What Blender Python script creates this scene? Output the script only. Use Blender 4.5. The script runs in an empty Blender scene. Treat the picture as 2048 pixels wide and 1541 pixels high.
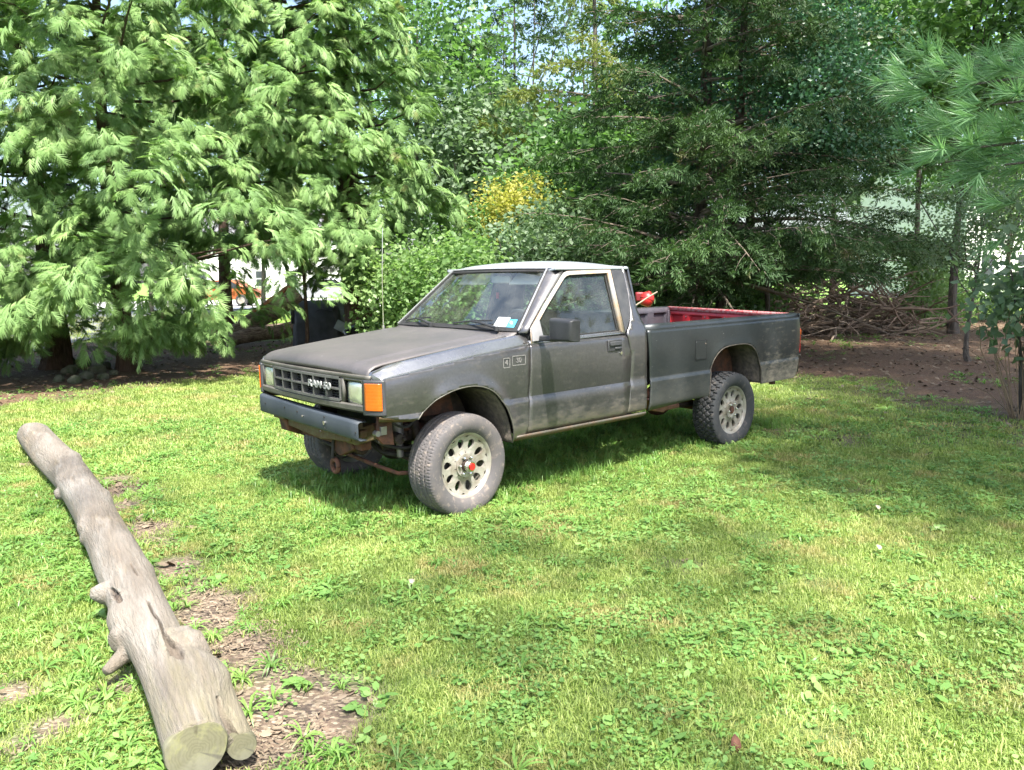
import bpy, bmesh, math, random
import numpy as np
from mathutils import Vector, Matrix
random.seed(7)
RNG = np.random.default_rng(11)
scene = bpy.context.scene
COL = scene.collection
PI = math.pi

# ---------------------------------------------------------------- camera
CAM_H = 1.5012; CAM_F = 1602.85; CAM_PITCH = .1353; CAM_ROLL = -.0152
cp, sp, cr, sr = math.cos(CAM_PITCH), math.sin(CAM_PITCH), math.cos(CAM_ROLL), math.sin(CAM_ROLL)
_r0 = Vector((1, 0, 0)); _d0 = Vector((0, -sp, -cp)); _fw = Vector((0, cp, -sp))
_R = _r0 * cr - _d0 * sr; _D = _r0 * sr + _d0 * cr
cam_data = bpy.data.cameras.new('camera'); cam = bpy.data.objects.new('camera', cam_data); COL.objects.link(cam)
m = Matrix.Identity(4)
for i in range(3):
    m[i][0] = _R[i]; m[i][1] = -_D[i]; m[i][2] = -_fw[i]
m.translation = Vector((0, 0, CAM_H)); cam.matrix_world = m
cam_data.sensor_width = 36; cam_data.lens = CAM_F / 2048 * 36; cam_data.clip_end = 1500; cam_data.clip_start = .05
scene.camera = cam

# ---------------------------------------------------------------- sky, sun, exposure
SUN_AZ = Vector((.38, -.925))            # horizontal direction towards the sun (from behind the camera, to the right)
SUN_EL = math.radians(61)
world = bpy.data.worlds.new('World'); scene.world = world; world.use_nodes = True
wn = world.node_tree; wn.nodes.clear()
sky = wn.nodes.new('ShaderNodeTexSky'); sky.sky_type = 'NISHITA'; sky.sun_disc = False
sky.sun_elevation = SUN_EL; sky.sun_rotation = math.atan2(SUN_AZ.x, SUN_AZ.y)
sky.air_density = 1.0; sky.dust_density = 3.5; sky.ozone_density = 1.0
bg = wn.nodes.new('ShaderNodeBackground'); bg.inputs['Strength'].default_value = .15
wo = wn.nodes.new('ShaderNodeOutputWorld')
wn.links.new(sky.outputs[0], bg.inputs[0]); wn.links.new(bg.outputs[0], wo.inputs[0])
sun_data = bpy.data.lights.new('sun', 'SUN'); sun_data.energy = 5.0; sun_data.angle = math.radians(1.2); sun_data.color = (1, .95, .86)
sun = bpy.data.objects.new('sun', sun_data); COL.objects.link(sun)
sd = Vector((SUN_AZ.x * math.cos(SUN_EL), SUN_AZ.y * math.cos(SUN_EL), math.sin(SUN_EL))).normalized()
sun.rotation_euler = sd.to_track_quat('Z', 'Y').to_euler(); sun.location = sd * 40
scene.view_settings.view_transform = 'Standard'; scene.view_settings.look = 'None'
scene.view_settings.exposure = 1.62; scene.view_settings.gamma = 1; scene.view_settings.use_curve_mapping = False
scene.render.engine = 'CYCLES'
scene.cycles.max_bounces = 7; scene.cycles.diffuse_bounces = 3; scene.cycles.glossy_bounces = 3
scene.cycles.transmission_bounces = 6; scene.cycles.transparent_max_bounces = 10
scene.cycles.caustics_reflective = False; scene.cycles.caustics_refractive = False
scene.cycles.sample_clamp_indirect = 6

# ---------------------------------------------------------------- helpers
def lin(c):
    return tuple(((v / 255) / 12.92 if v / 255 <= .04045 else ((v / 255 + .055) / 1.055) ** 2.4) for v in c)

class G:
    """small node-graph writer"""
    def __init__(s, name):
        s.m = bpy.data.materials.new(name); s.m.use_nodes = True; s.t = s.m.node_tree; s.t.nodes.clear()
        s.out = s.n('ShaderNodeOutputMaterial')
    def n(s, typ, **kw):
        nd = s.t.nodes.new(typ)
        for k, v in kw.items():
            if k.startswith('i_'):
                key = k[2:].replace('_', ' ')
                nd.inputs[key].default_value = v
            else: setattr(nd, k, v)
        return nd
    def l(s, a, b): s.t.links.new(a, b)
    def put(s, v, sock):
        if hasattr(v, 'links') or isinstance(v, bpy.types.NodeSocket): s.l(v, sock)
        elif v is not None:
            if isinstance(v, (tuple, list)) and len(v) == 3 and sock.type == 'RGBA': v = (*v, 1)
            sock.default_value = v
    def co(s, kind='Object'): 
        if kind == 'Position': return s.n('ShaderNodeNewGeometry').outputs['Position']
        return s.n('ShaderNodeTexCoord').outputs[kind]
    def noise(s, co, scale, detail=3, rough=.55, dist=0, stretch=None):
        if stretch:
            mp = s.n('ShaderNodeMapping'); s.l(co, mp.inputs[0]); mp.inputs['Scale'].default_value = stretch; co = mp.outputs[0]
        nd = s.n('ShaderNodeTexNoise'); s.l(co, nd.inputs['Vector'])
        nd.inputs['Scale'].default_value = scale; nd.inputs['Detail'].default_value = detail
        nd.inputs['Roughness'].default_value = rough; nd.inputs['Distortion'].default_value = dist
        return nd.outputs['Fac']
    def ramp(s, v, a, b, lo=0., hi=1.):
        nd = s.n('ShaderNodeMapRange'); s.put(v, nd.inputs['Value'])
        nd.inputs['From Min'].default_value = a; nd.inputs['From Max'].default_value = b
        nd.inputs['To Min'].default_value = lo; nd.inputs['To Max'].default_value = hi
        return nd.outputs[0]
    def mix(s, f, a, b, mode='MIX'):
        nd = s.n('ShaderNodeMix', data_type='RGBA', blend_type=mode)
        s.put(f, nd.inputs['Factor']); s.put(a, nd.inputs[6]); s.put(b, nd.inputs[7]); return nd.outputs[2]
    def math(s, op, a, b=0.):
        nd = s.n('ShaderNodeMath', operation=op); s.put(a, nd.inputs[0]); s.put(b, nd.inputs[1]); return nd.outputs[0]
    def sep(s, co):
        nd = s.n('ShaderNodeSeparateXYZ'); s.l(co, nd.inputs[0]); return nd.outputs
    def attr(s, name):
        return s.n('ShaderNodeAttribute', attribute_name=name).outputs['Fac']
    def bump(s, h, strength=.3, dist=.01):
        nd = s.n('ShaderNodeBump'); s.put(h, nd.inputs['Height']); nd.inputs['Strength'].default_value = strength
        nd.inputs['Distance'].default_value = dist; return nd.outputs[0]
    def bsdf(s, color, rough=.5, metal=0., normal=None, **kw):
        b = s.n('ShaderNodeBsdfPrincipled'); s.put(color, b.inputs['Base Color']); s.put(rough, b.inputs['Roughness'])
        s.put(metal, b.inputs['Metallic'])
        if normal is not None: s.l(normal, b.inputs['Normal'])
        for k, v in kw.items(): s.put(v, b.inputs[k.replace('_', ' ')])
        return b.outputs[0]
    def done(s, sh): s.l(sh, s.out.inputs[0]); return s.m

def simple(name, c1, c2=None, scale=8, rough=.6, metal=0., bump=0., bscale=40, **kw):
    g = G(name); co = g.co()
    c2 = c2 or tuple(v * .7 for v in c1)
    f = g.ramp(g.noise(co, scale, 4, .6), .35, .65)
    col = g.mix(f, c1, c2)
    nrm = g.bump(g.noise(co, bscale, 3), bump, .01) if bump else None
    r = g.ramp(g.noise(co, scale * 1.7, 3), .3, .7, max(.02, rough - .08), min(1, rough + .08))
    return g.done(g.bsdf(col, r, metal, nrm, **kw))

def finish(me, smooth=40):
    if not smooth: return
    bm = bmesh.new(); bm.from_mesh(me)
    ang = math.radians(smooth)
    for f in bm.faces: f.smooth = True
    for e in bm.edges:
        if len(e.link_faces) == 2 and e.calc_face_angle(0) > ang: e.smooth = False
    bm.to_mesh(me); bm.free()

def link(name, me, mat=None, parent=None, kind=None):
    o = bpy.data.objects.new(name, me); COL.objects.link(o)
    if mat is not None:
        for mm in (mat if isinstance(mat, (list, tuple)) else [mat]): me.materials.append(mm)
    if parent is not None: o.parent = parent
    if kind: o['kind'] = kind
    return o

def flist(F):
    return [F] if not isinstance(F, list) or (len(F) and isinstance(F[0], tuple)) else F

def npmesh(name, V, F, attrs=None, smooth=False):
    """mesh straight from numpy arrays; F is (n,3) or (n,4) or a list of such arrays"""
    me = bpy.data.meshes.new(name)
    Fs = flist(F)
    Fs = [np.asarray(f, dtype=np.int32) for f in Fs if len(f)]
    V = np.asarray(V, dtype=np.float32)
    me.vertices.add(len(V)); me.vertices.foreach_set('co', V.ravel())
    loops = np.concatenate([f.ravel() for f in Fs]); tot = np.concatenate([np.full(len(f), f.shape[1], dtype=np.int32) for f in Fs])
    st = np.concatenate([[0], np.cumsum(tot)[:-1]]).astype(np.int32)
    me.loops.add(len(loops)); me.loops.foreach_set('vertex_index', loops)
    me.polygons.add(len(tot)); me.polygons.foreach_set('loop_start', st)
    me.polygons.foreach_set('loop_total', tot)
    if attrs:
        for k, a in attrs.items():
            at = me.attributes.new(k, 'FLOAT', 'POINT'); at.data.foreach_set('value', np.asarray(a, dtype=np.float32))
    me.update(calc_edges=True)
    if smooth: me.polygons.foreach_set('use_smooth', np.ones(len(tot), dtype=bool))
    return me

class MB:
    """collects simple solids into one mesh"""
    def __init__(s): s.v = []; s.f = []; s.mi = []; s.cur = 0
    def add(s, vs, fs):
        b = len(s.v); s.v += [tuple(v) for v in vs]; s.f += [tuple(i + b for i in f) for f in fs]; s.mi += [s.cur] * len(fs)
        return s
    def box(s, c, d, rot=None):
        c = Vector(c); h = Vector(d) / 2
        R = rot.to_matrix() if rot is not None and hasattr(rot, 'to_matrix') else (rot or Matrix.Identity(3))
        vs = [c + R @ Vector((x * h.x, y * h.y, z * h.z)) for x in (-1, 1) for y in (-1, 1) for z in (-1, 1)]
        return s.add(vs, [(0, 1, 3, 2), (4, 6, 7, 5), (0, 4, 5, 1), (2, 3, 7, 6), (0, 2, 6, 4), (1, 5, 7, 3)])
    def tube(s, path, r, n=8, caps=True):
        path = [Vector(p) for p in path]; rr = r if isinstance(r, (list, tuple)) else [r] * len(path)
        t0 = (path[1] - path[0]).normalized(); up = Vector((0, 0, 1)) if abs(t0.z) < .9 else Vector((1, 0, 0))
        u = t0.cross(up).normalized(); vs = []; fs = []
        for i, p in enumerate(path):
            t = (path[min(i + 1, len(path) - 1)] - path[max(i - 1, 0)]).normalized()
            u = (u - t * u.dot(t)).normalized(); w = t.cross(u)
            for k in range(n):
                a = 2 * PI * k / n; vs.append(p + (u * math.cos(a) + w * math.sin(a)) * rr[i])
        for i in range(len(path) - 1):
            for k in range(n):
                a = i * n + k; b = i * n + (k + 1) % n; fs.append((a, b, b + n, a + n))
        if caps:
            fs.append(tuple(range(n))[::-1]); fs.append(tuple(range((len(path) - 1) * n, len(path) * n)))
        return s.add(vs, fs)
    def cyl(s, a, b, r, n=20, r2=None): return s.tube([a, b], [r, r if r2 is None else r2], n)
    def prism(s, pts, axis, a, b):
        """2-D outline extruded between a and b along axis ('x': pts are y,z; 'y': x,z; 'z': x,y)"""
        def P(p, t):
            return {'x': (t, p[0], p[1]), 'y': (p[0], t, p[1]), 'z': (p[0], p[1], t)}[axis]
        n = len(pts); vs = [P(p, a) for p in pts] + [P(p, b) for p in pts]
        fs = [tuple(range(n))[::-1], tuple(range(n, 2 * n))] + [(i, (i + 1) % n, (i + 1) % n + n, i + n) for i in range(n)]
        return s.add(vs, fs)
    def loft(s, rows, closed=False):
        n = len(rows[0]); vs = [p for r in rows for p in r]; fs = []
        for i in range(len(rows) - 1):
            for k in range(n if closed else n - 1):
                a = i * n + k; b = i * n + (k + 1) % n; fs.append((a, b, b + n, a + n))
        return s.add(vs, fs)
    def sphere(s, c, r, n=12, sc=(1, 1, 1)):
        rows = []
        for i in range(n // 2 + 1):
            ph = PI * i / (n // 2)
            rows.append([(c[0] + sc[0] * r * math.sin(ph) * math.cos(2 * PI * k / n), c[1] + sc[1] * r * math.sin(ph) * math.sin(2 * PI * k / n), c[2] + sc[2] * r * math.cos(ph)) for k in range(n)])
        return s.loft(rows, True)
    def mesh(s, name, smooth=40, recalc=True, weld=False):
        me = bpy.data.meshes.new(name); me.from_pydata(s.v, [], s.f)
        if any(s.mi): me.polygons.foreach_set('material_index', s.mi)
        bm = bmesh.new(); bm.from_mesh(me)
        if weld: bmesh.ops.remove_doubles(bm, verts=bm.verts, dist=1e-4)
        if recalc: bmesh.ops.recalc_face_normals(bm, faces=bm.faces)
        bm.to_mesh(me); bm.free(); finish(me, smooth); me.update()
        return me
    def build(s, name, mat, parent=None, smooth=40, bevel=0, solid=0, offset=-1, kind=None, recalc=True, weld=False, segs=2):
        o = link(name, s.mesh(name, smooth, recalc, weld), mat, parent, kind)
        if solid:
            md = o.modifiers.new('solid', 'SOLIDIFY'); md.thickness = solid; md.offset = offset
        if bevel:
            md = o.modifiers.new('bevel', 'BEVEL'); md.width = bevel; md.segments = segs; md.limit_method = 'ANGLE'; md.angle_limit = math.radians(35)
        return o

def tag(o, label=None, cat=None, group=None, kind=None):
    if label: o['label'] = label
    if cat: o['category'] = cat
    if group: o['group'] = group
    if kind: o['kind'] = kind
    return o
def empty(name, loc=(0, 0, 0), rz=0, label=None, cat=None, group=None):
    o = bpy.data.objects.new(name, None); COL.objects.link(o); o.location = loc; o.rotation_euler = (0, 0, rz); o.empty_display_size = .2
    return tag(o, label, cat, group)
def catmull(pts, n=6, closed=False):
    pts = [Vector(p) for p in pts]; out = []; L = len(pts)
    rng = range(L) if closed else range(L - 1)
    for i in rng:
        p0 = pts[(i - 1) % L] if closed or i > 0 else pts[i]; p1 = pts[i]; p2 = pts[(i + 1) % L]; p3 = pts[(i + 2) % L] if closed or i + 2 < L else p2
        for k in range(n):
            t = k / n
            out.append(.5 * ((2 * p1) + (-p0 + p2) * t + (2 * p0 - 5 * p1 + 4 * p2 - p3) * t * t + (-p0 + 3 * p1 - 3 * p2 + p3) * t ** 3))
    if not closed: out.append(pts[-1])
    return out
def ss(a, b, x):
    t = min(1, max(0, (x - a) / (b - a))); return t * t * (3 - 2 * t)
def interp(x, xs, ys): return float(np.interp(x, xs, ys))
# ================================================================ ground
def ray(px, py): return _fw + _R * ((px - 1024) / CAM_F) + _D * ((py - 770.5) / CAM_F)
def gp(px, py, z=0.):
    d = ray(px, py); t = (z - CAM_H) / d.z; return Vector((d.x * t, d.y * t, z))
def sines(x, y, sc, seed, n=7):
    r = np.random.default_rng(seed); v = np.zeros_like(x, dtype=float)
    for i in range(n):
        a = r.uniform(0, 2 * PI); f = sc * (1.0 + .75 * i); v = v + np.sin((x * math.cos(a) + y * math.sin(a)) * f + r.uniform(0, 6.28)) / (1 + .55 * i)
    return v / 2.2
def hgt(x, y):
    x = np.asarray(x, float); y = np.asarray(y, float)
    h = .018 * sines(x, y, .9, 3) + .008 * sines(x, y, 4.2, 4)
    return h
EX = [-14, -9, -6.55, -5.31, -4.12, -2.5, 0, 2.5, 4.3, 6]; EY = [5.2, 7.8, 9.6, 11.1, 12.4, 13.2, 12.9, 12.2, 11.0, 8.5]
SPOTS = []
for px, py, r, w in [(240, 985, .28, 1.1), (290, 1060, .22, 1.1), (350, 1140, .2, 1.1), (400, 1210, .24, 1.2), (480, 1300, .2, 1.3), (540, 1410, .24, 1.4), (620, 1440, .22, 1.4), (500, 1500, .2, 1.3), (250, 1015, .20, 1), (300, 1090, .16, 1), (390, 1170, .16, .9), (430, 1235, .17, 1.1), (360, 1210, .12, 1), (500, 1345, .13, 1.2), (590, 1370, .17, 1.3), (660, 1400, .17, 1.2), (560, 1440, .14, 1.2), (640, 1480, .16, 1.2), (700, 1430, .12, .9),
                     (470, 1540, .14, 1.0), (30, 1385, .13, 1), (110, 1450, .13, 1), (20, 1500, .1, 1), (250, 1370, .12, 1), (190, 1430, .10, .9), (230, 960, .2, .8), (60, 930, .25, .7), (1750, 985, .25, .45), (1380, 1130, .18, .4), (940, 1110, .2, .3), (1700, 880, .4, .7), (1560, 860, .4, .8)]:
    g_ = gp(px, py); SPOTS.append((g_.x, g_.y, r, w))
def bare(x, y):
    """0 = full lawn, 1 = bare soil or mulch"""
    x = np.asarray(x, float); y = np.asarray(y, float)
    n = sines(x, y, 2.3, 8) * .35 + sines(x, y, 7.5, 9) * .22
    e = np.interp(x, EX, EY); d1 = (y - e) * .7
    d2 = np.minimum((x - 4.0) * .9, (y - 5.6) * .6)
    d = np.maximum(d1, d2) + n * .8
    n3 = sines(x, y, 12., 77) * .25 + sines(x, y, 5.1, 78) * .3
    m = np.clip((d + n3 * np.clip(1.2 - np.abs(d), 0, 1) + .45 + .35 * (d2 > d1)) / (1.0 + 1.1 * (d2 > d1)), 0, 1)
    # lawns further off
    far = np.clip((y - 19.5 - .0 * x + n) / 1.5, 0, 1) * np.clip((-2.5 - x) / 2, 0, 1)
    far = np.maximum(far, np.clip((y - 25 + n) / 3, 0, 1) * np.clip((x - 9) / 3, 0, 1))
    far = np.maximum(far, np.clip((y - 30) / 4, 0, 1))
    m = m * (1 - far)
    for sx, sy, r, w in SPOTS:
        q = ((x - sx) ** 2 + (y - sy) ** 2) / r ** 2
        m = np.maximum(m, np.clip(1.25 * w * np.exp(-q) + n * .35 * np.exp(-q * .4) - .12, 0, 1))
    return m
def axis(pts):
    out = []
    for a, b, s in pts: out += list(np.arange(a, b, s))
    return np.array(out + [pts[-1][1]])
gxs = axis([(-420, -60, 30), (-60, -16, 4), (-16, -8, .5), (-8, -4, .16), (-4, 2.5, .08), (2.5, 8, .16), (8, 16, .5), (16, 60, 4), (60, 420, 30)])
gys = axis([(-60, -4, 8), (-4, 1, .5), (1, 1.8, .2), (1.8, 6.5, .08), (6.5, 14, .16), (14, 24, .4), (24, 60, 2), (60, 200, 10), (200, 620, 40)])
GX, GY = np.meshgrid(gxs, gys, indexing='ij'); B_ = bare(GX, GY)
GZ = hgt(GX, GY) * (GY < 60) + .006 * sines(GX, GY, 17., 5) * B_ * (np.hypot(GX, GY) < 14)
nx, ny = GX.shape; ii, jj = np.meshgrid(np.arange(nx - 1), np.arange(ny - 1), indexing='ij'); a_ = (ii * ny + jj).ravel()
gm = npmesh('ground', np.stack([GX, GY, GZ], -1).reshape(-1, 3), np.stack([a_, a_ + ny, a_ + ny + 1, a_ + 1], -1), {'bare': B_.ravel()}, True)
def ground_mat():
    g = G('lawn_soil'); co = g.co('Position'); b = g.attr('bare'); x, y, z = g.sep(co)
    n1 = g.noise(co, 1.1, 4, .6); n2 = g.noise(co, 26, 4, .65); n3 = g.noise(co, 90, 3, .6)
    green = g.mix(g.ramp(n1, .35, .65), (.060, .105, .022), (.095, .125, .035))
    green = g.mix(g.ramp(n2, .4, .7), green, (.11, .17, .04))
    fargreen = g.mix(g.ramp(g.noise(co, .3, 3), .35, .65), (.12, .24, .035), (.17, .30, .05))
    green = g.mix(g.ramp(y, 11, 22), green, fargreen)
    soil = g.mix(g.ramp(g.noise(co, 7, 5, .7), .40, .62), (.042, .030, .024), (.15, .105, .075))
    mulch = g.mix(g.ramp(n2, .35, .68), (.042, .020, .011), (.125, .066, .036))
    soil = g.mix(g.ramp(y, 6, 9), soil, mulch)
    chips = g.n('ShaderNodeTexVoronoi'); mp = g.n('ShaderNodeMapping'); g.l(co, mp.inputs[0]); mp.inputs['Scale'].default_value = (60, 110, 60); mp.inputs['Rotation'].default_value = (0, 0, .6)
    g.l(mp.outputs[0], chips.inputs['Vector']); chips.inputs['Scale'].default_value = 1.
    cc = g.n('ShaderNodeSeparateColor'); g.l(chips.outputs['Color'], cc.inputs[0])
    soil = g.mix(g.ramp(cc.outputs[0], .6, .8, 0, .65), soil, g.mix(g.ramp(y, 5.5, 9), (.25, .20, .14), (.13, .072, .042)))
    soil = g.mix(g.ramp(cc.outputs[1], .82, .95, 0, .7), soil, g.mix(g.ramp(y, 5.5, 9), (.33, .28, .21), (.20, .145, .10)))
    col = g.mix(g.math('ADD', b, g.ramp(n3, .3, .7, -.15, .15)), green, soil)
    h = g.math('ADD', g.math('MULTIPLY', n2, .6), g.math('MULTIPLY', g.math('ADD', n3, cc.outputs[0]), .35))
    return g.done(g.bsdf(col, .95, 0., g.bump(h, .7, .02)))
link('ground', gm, ground_mat(), None, 'structure')
# driveway on the left and the pale road far behind the trees
def sheet(name, pts, mat, z=.012, n=1):
    o = MB().add([(p[0], p[1], z) for p in pts], [tuple(range(len(pts)))]).build(name, mat, None, 0); o['kind'] = 'structure'; return o
asphalt = simple('grey_asphalt', (.16, .165, .18), (.12, .125, .135), 3, .9, 0, .3, 60)
concrete = simple('sunlit_concrete', (.62, .61, .58), (.5, .5, .48), 1.2, .9, 0, .2, 20)
sheet('driveway', [(-16, 9), (-10.0, 14.6), (-10.6, 18.5), (-12.0, 26), (-13.5, 40), (-30, 40), (-30, 9)], asphalt, .035)
sheet('road', [(-90, 41), (-2, 41), (-1, 60), (-90, 60)], concrete, .04)

# ================================================================ lawn plants (scattered instances)
def scatter(name, P, rot, scl, idx, sources, kind='stuff', parent=None):
    me = npmesh(name, P, [], None) if False else bpy.data.meshes.new(name)
    me.vertices.add(len(P)); me.vertices.foreach_set('co', np.asarray(P, np.float32).ravel())
    a = me.attributes.new('rot', 'FLOAT_VECTOR', 'POINT'); a.data.foreach_set('vector', np.asarray(rot, np.float32).ravel())
    a = me.attributes.new('scl', 'FLOAT', 'POINT'); a.data.foreach_set('value', np.asarray(scl, np.float32))
    a = me.attributes.new('idx', 'INT', 'POINT'); a.data.foreach_set('value', np.asarray(idx, np.int32))
    o = link(name, me, None, parent, kind)
    ng = bpy.data.node_groups.new(name, 'GeometryNodeTree')
    ng.interface.new_socket('Geometry', in_out='INPUT', socket_type='NodeSocketGeometry'); ng.interface.new_socket('Geometry', in_out='OUTPUT', socket_type='NodeSocketGeometry')
    N = ng.nodes; gi = N.new('NodeGroupInput'); go = N.new('NodeGroupOutput'); ip = N.new('GeometryNodeInstanceOnPoints'); jn = N.new('GeometryNodeJoinGeometry')
    for s in sources:
        so = bpy.data.objects.new(name + '_source', s); oi = N.new('GeometryNodeObjectInfo'); oi.inputs['Object'].default_value = so
        g2 = N.new('GeometryNodeGeometryToInstance'); ng.links.new(oi.outputs['Geometry'], g2.inputs[0]); ng.links.new(g2.outputs[0], jn.inputs[0])
    def at(nm, typ):
        n = N.new('GeometryNodeInputNamedAttribute'); n.data_type = typ; n.inputs['Name'].default_value = nm
        return n.outputs['Attribute']
    e2 = N.new('FunctionNodeEulerToRotation'); ng.links.new(at('rot', 'FLOAT_VECTOR'), e2.inputs[0])
    ng.links.new(gi.outputs[0], ip.inputs['Points']); ng.links.new(jn.outputs[0], ip.inputs['Instance']); ip.inputs['Pick Instance'].default_value = True
    ng.links.new(at('idx', 'INT'), ip.inputs['Instance Index']); ng.links.new(e2.outputs[0], ip.inputs['Rotation']); ng.links.new(at('scl', 'FLOAT'), ip.inputs['Scale'])
    ng.links.new(ip.outputs[0], go.inputs[0])
    md = o.modifiers.new('scatter', 'NODES'); md.node_group = ng
    return o
def leaf_shader(name, cols, rough=.5, trans=.35, patch=.8, spec=.3, var='object', dry=None):
    """cols: dark, mid, light; leaf colour varies from plant to plant and patch to patch"""
    g = G(name); pos = g.co('Position')
    if var == 'object': v = g.n('ShaderNodeObjectInfo').outputs['Random']
    else: v = g.attr(var)
    n = g.noise(pos, patch, 4, .6)
    t = g.math('ADD', g.math('MULTIPLY', v, .55), g.ramp(n, .3, .7, -.05, .5))
    c = g.mix(g.ramp(t, .05, .5), cols[0], cols[1]); c = g.mix(g.ramp(t, .5, .95), c, cols[2])
    if dry: 
        n2 = g.noise(pos, dry[1], 4, .65); c = g.mix(g.ramp(n2, dry[2], dry[2] + .12, 0, dry[3]), c, dry[0])
    p = g.bsdf(c, rough, 0., None, Specular_IOR_Level=spec)
    tr = g.n('ShaderNodeBsdfTranslucent'); tc = g.mix(.5, c, (.8, 1., .25), 'MULTIPLY'); tc2 = g.mix(1., tc, (1.6, 1.6, 1.6), 'MULTIPLY'); g.l(tc2, tr.inputs[0])
    mx = g.n('ShaderNodeMixShader'); mx.inputs[0].default_value = trans; g.l(p, mx.inputs[1]); g.l(tr.outputs[0], mx.inputs[2])
    return g.done(mx.outputs[0])
GRASS = leaf_shader('grass_blades', ((.12, .18, .045), (.23, .31, .075), (.36, .41, .14)), .5, .35, 1.3, .35, dry=((.40, .31, .15), 1.7, .52, .6))
WEED = leaf_shader('weed_leaves', ((.085, .18, .045), (.15, .28, .07), (.25, .38, .12)), .42, .3, 2.0, .4)
CRAB = leaf_shader('crabgrass', ((.085, .18, .04), (.15, .28, .06), (.24, .37, .10)), .42, .35, 2.0, .4)
LITTER = simple('dead_leaf_litter', (.11, .075, .05), (.30, .25, .18), 2.5, .9)
def blades(n, rad, hmin, hmax, wmin, wmax, lean, seed, segs=2):
    r = np.random.default_rng(seed); V = []; F3 = []; F4 = []
    for i in range(n):
        a = r.uniform(0, 2 * PI); rr = rad * math.sqrt(r.uniform(0, 1)); x0, y0 = rr * math.cos(a), rr * math.sin(a)
        h = r.uniform(hmin, hmax); w = r.uniform(wmin, wmax) / 2; d = r.uniform(0, 2 * PI); l = r.uniform(.2, 1) * lean * h
        dx, dy = math.cos(d), math.sin(d); px, py = -dy * w, dx * w; b = len(V)
        V += [(x0 - px, y0 - py, -.004), (x0 + px, y0 + py, -.004), (x0 + dx * l * .35 - px * .9, y0 + dy * l * .35 - py * .9, h * .6), (x0 + dx * l * .35 + px * .9, y0 + dy * l * .35 + py * .9, h * .6), (x0 + dx * l, y0 + dy * l, h * (1 - .25 * l / h))]
        F4.append((b, b + 1, b + 3, b + 2)); F3.append((b + 2, b + 3, b + 4))
    return V, [F4, F3]
def src(name, vf, mat):
    me = npmesh(name, *vf); me.materials.append(mat); return me
def roundleaves(n, rad, size, hmax, seed, long=1.0):
    r = np.random.default_rng(seed); V = []; F = []
    for i in range(n):
        a = r.uniform(0, 2 * PI); rr = rad * math.sqrt(r.uniform(0, 1)); c = np.array([rr * math.cos(a), rr * math.sin(a), r.uniform(.3, 1) * hmax])
        d = r.uniform(0, 2 * PI); t1 = np.array([math.cos(d), math.sin(d), r.uniform(-.4, .5)]); t2 = np.array([-math.sin(d), math.cos(d), r.uniform(-.3, .3)]); s = size * r.uniform(.6, 1.2) / 2
        b = len(V); V += [tuple(c - t1 * s * long), tuple(c - t1 * s * .3 * long + t2 * s * .8), tuple(c + t1 * s * .5 * long + t2 * s * .7), tuple(c + t1 * s * long), tuple(c + t1 * s * .5 * long - t2 * s * .7), tuple(c - t1 * s * .3 * long - t2 * s * .8)]
        F += [(b, b + 1, b + 2, b + 3), (b, b + 3, b + 4, b + 5)]
    return V, F
def rosette(n, size, w, hgt_, seed):
    """arching strap leaves round one point"""
    r = np.random.default_rng(seed); V = []; F = []
    for i in range(n):
        a = 2 * PI * i / n + r.uniform(-.4, .4); L = size * r.uniform(.55, 1); up = hgt_ * r.uniform(.4, 1); ww = w * r.uniform(.7, 1.1) / 2
        dx, dy = math.cos(a), math.sin(a); b = len(V); k = 5
        for j in range(k):
            t = j / (k - 1); z = up * math.sin(PI * min(1, t * .9)) ** .8 if t > 0 else 0; q = ww * (math.sin(PI * min(1, .12 + t * .88)) ** .7 if j < k - 1 else .05)
            V += [(dx * L * t - dy * q, dy * L * t + dx * q, z), (dx * L * t + dy * q, dy * L * t - dx * q, z)]
        for j in range(k - 1): F.append((b + 2 * j, b + 2 * j + 1, b + 2 * j + 3, b + 2 * j + 2))
    return V, F
def field(n, xr, yr, keep, seed):
    r = np.random.default_rng(seed); x = r.uniform(*xr, n); y = r.uniform(*yr, n)
    # only what the lens could see, with a margin
    ok = (np.abs(x) < .70 * y + .8) & (y > 1.6)
    p = keep(x, y); ok &= r.uniform(0, 1, n) < p
    x, y = x[ok], y[ok]; return x, y, r
def place(name, x, y, r, smin, smax, sources, tilt=.12, zoff=0.):
    n = len(x); P = np.stack([x, y, hgt(x, y) + zoff], -1); rot = np.stack([r.normal(0, tilt, n), r.normal(0, tilt, n), r.uniform(0, 6.28, n)], -1)
    return scatter(name, P, rot, r.uniform(smin, smax, n), r.integers(0, len(sources), n), sources)
fine = [src('blades', blades(52, .085, .010, .034, .0022, .0045, 1.3, 100 + k), GRASS) for k in range(5)]
coarse = [src('blades', blades(28, .11, .012, .036, .004, .007, 1.4, 200 + k), GRASS) for k in range(4)]
x, y, r = field(34000, (-5, 5.5), (1.7, 6.6), lambda x, y: np.clip(1.02 - bare(x, y) * 1.25, 0, 1) * np.where(y < 3.6, 1, .8), 31)
place('lawn_grass', x, y, r, .7, 1.15, fine)
x, y, r = field(30000, (-9, 9), (6.3, 14.5), lambda x, y: np.clip(1.0 - bare(x, y) * 1.12, 0, 1), 32)
place('lawn_grass', x, y, r, .8, 1.35, coarse)
x, y, r = field(9000, (-22, 24), (14, 34), lambda x, y: np.clip(1.0 - bare(x, y) * 1.2, 0, 1), 33)
place('lawn_grass', x, y, r, 1.8, 3.4, coarse)
wd = [src('weeds', roundleaves(30, .085, .017, .030, 300 + k), WEED) for k in range(4)] + [src('weeds', roundleaves(12, .07, .026, .028, 310 + k, 1.5), WEED) for k in range(2)]
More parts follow.
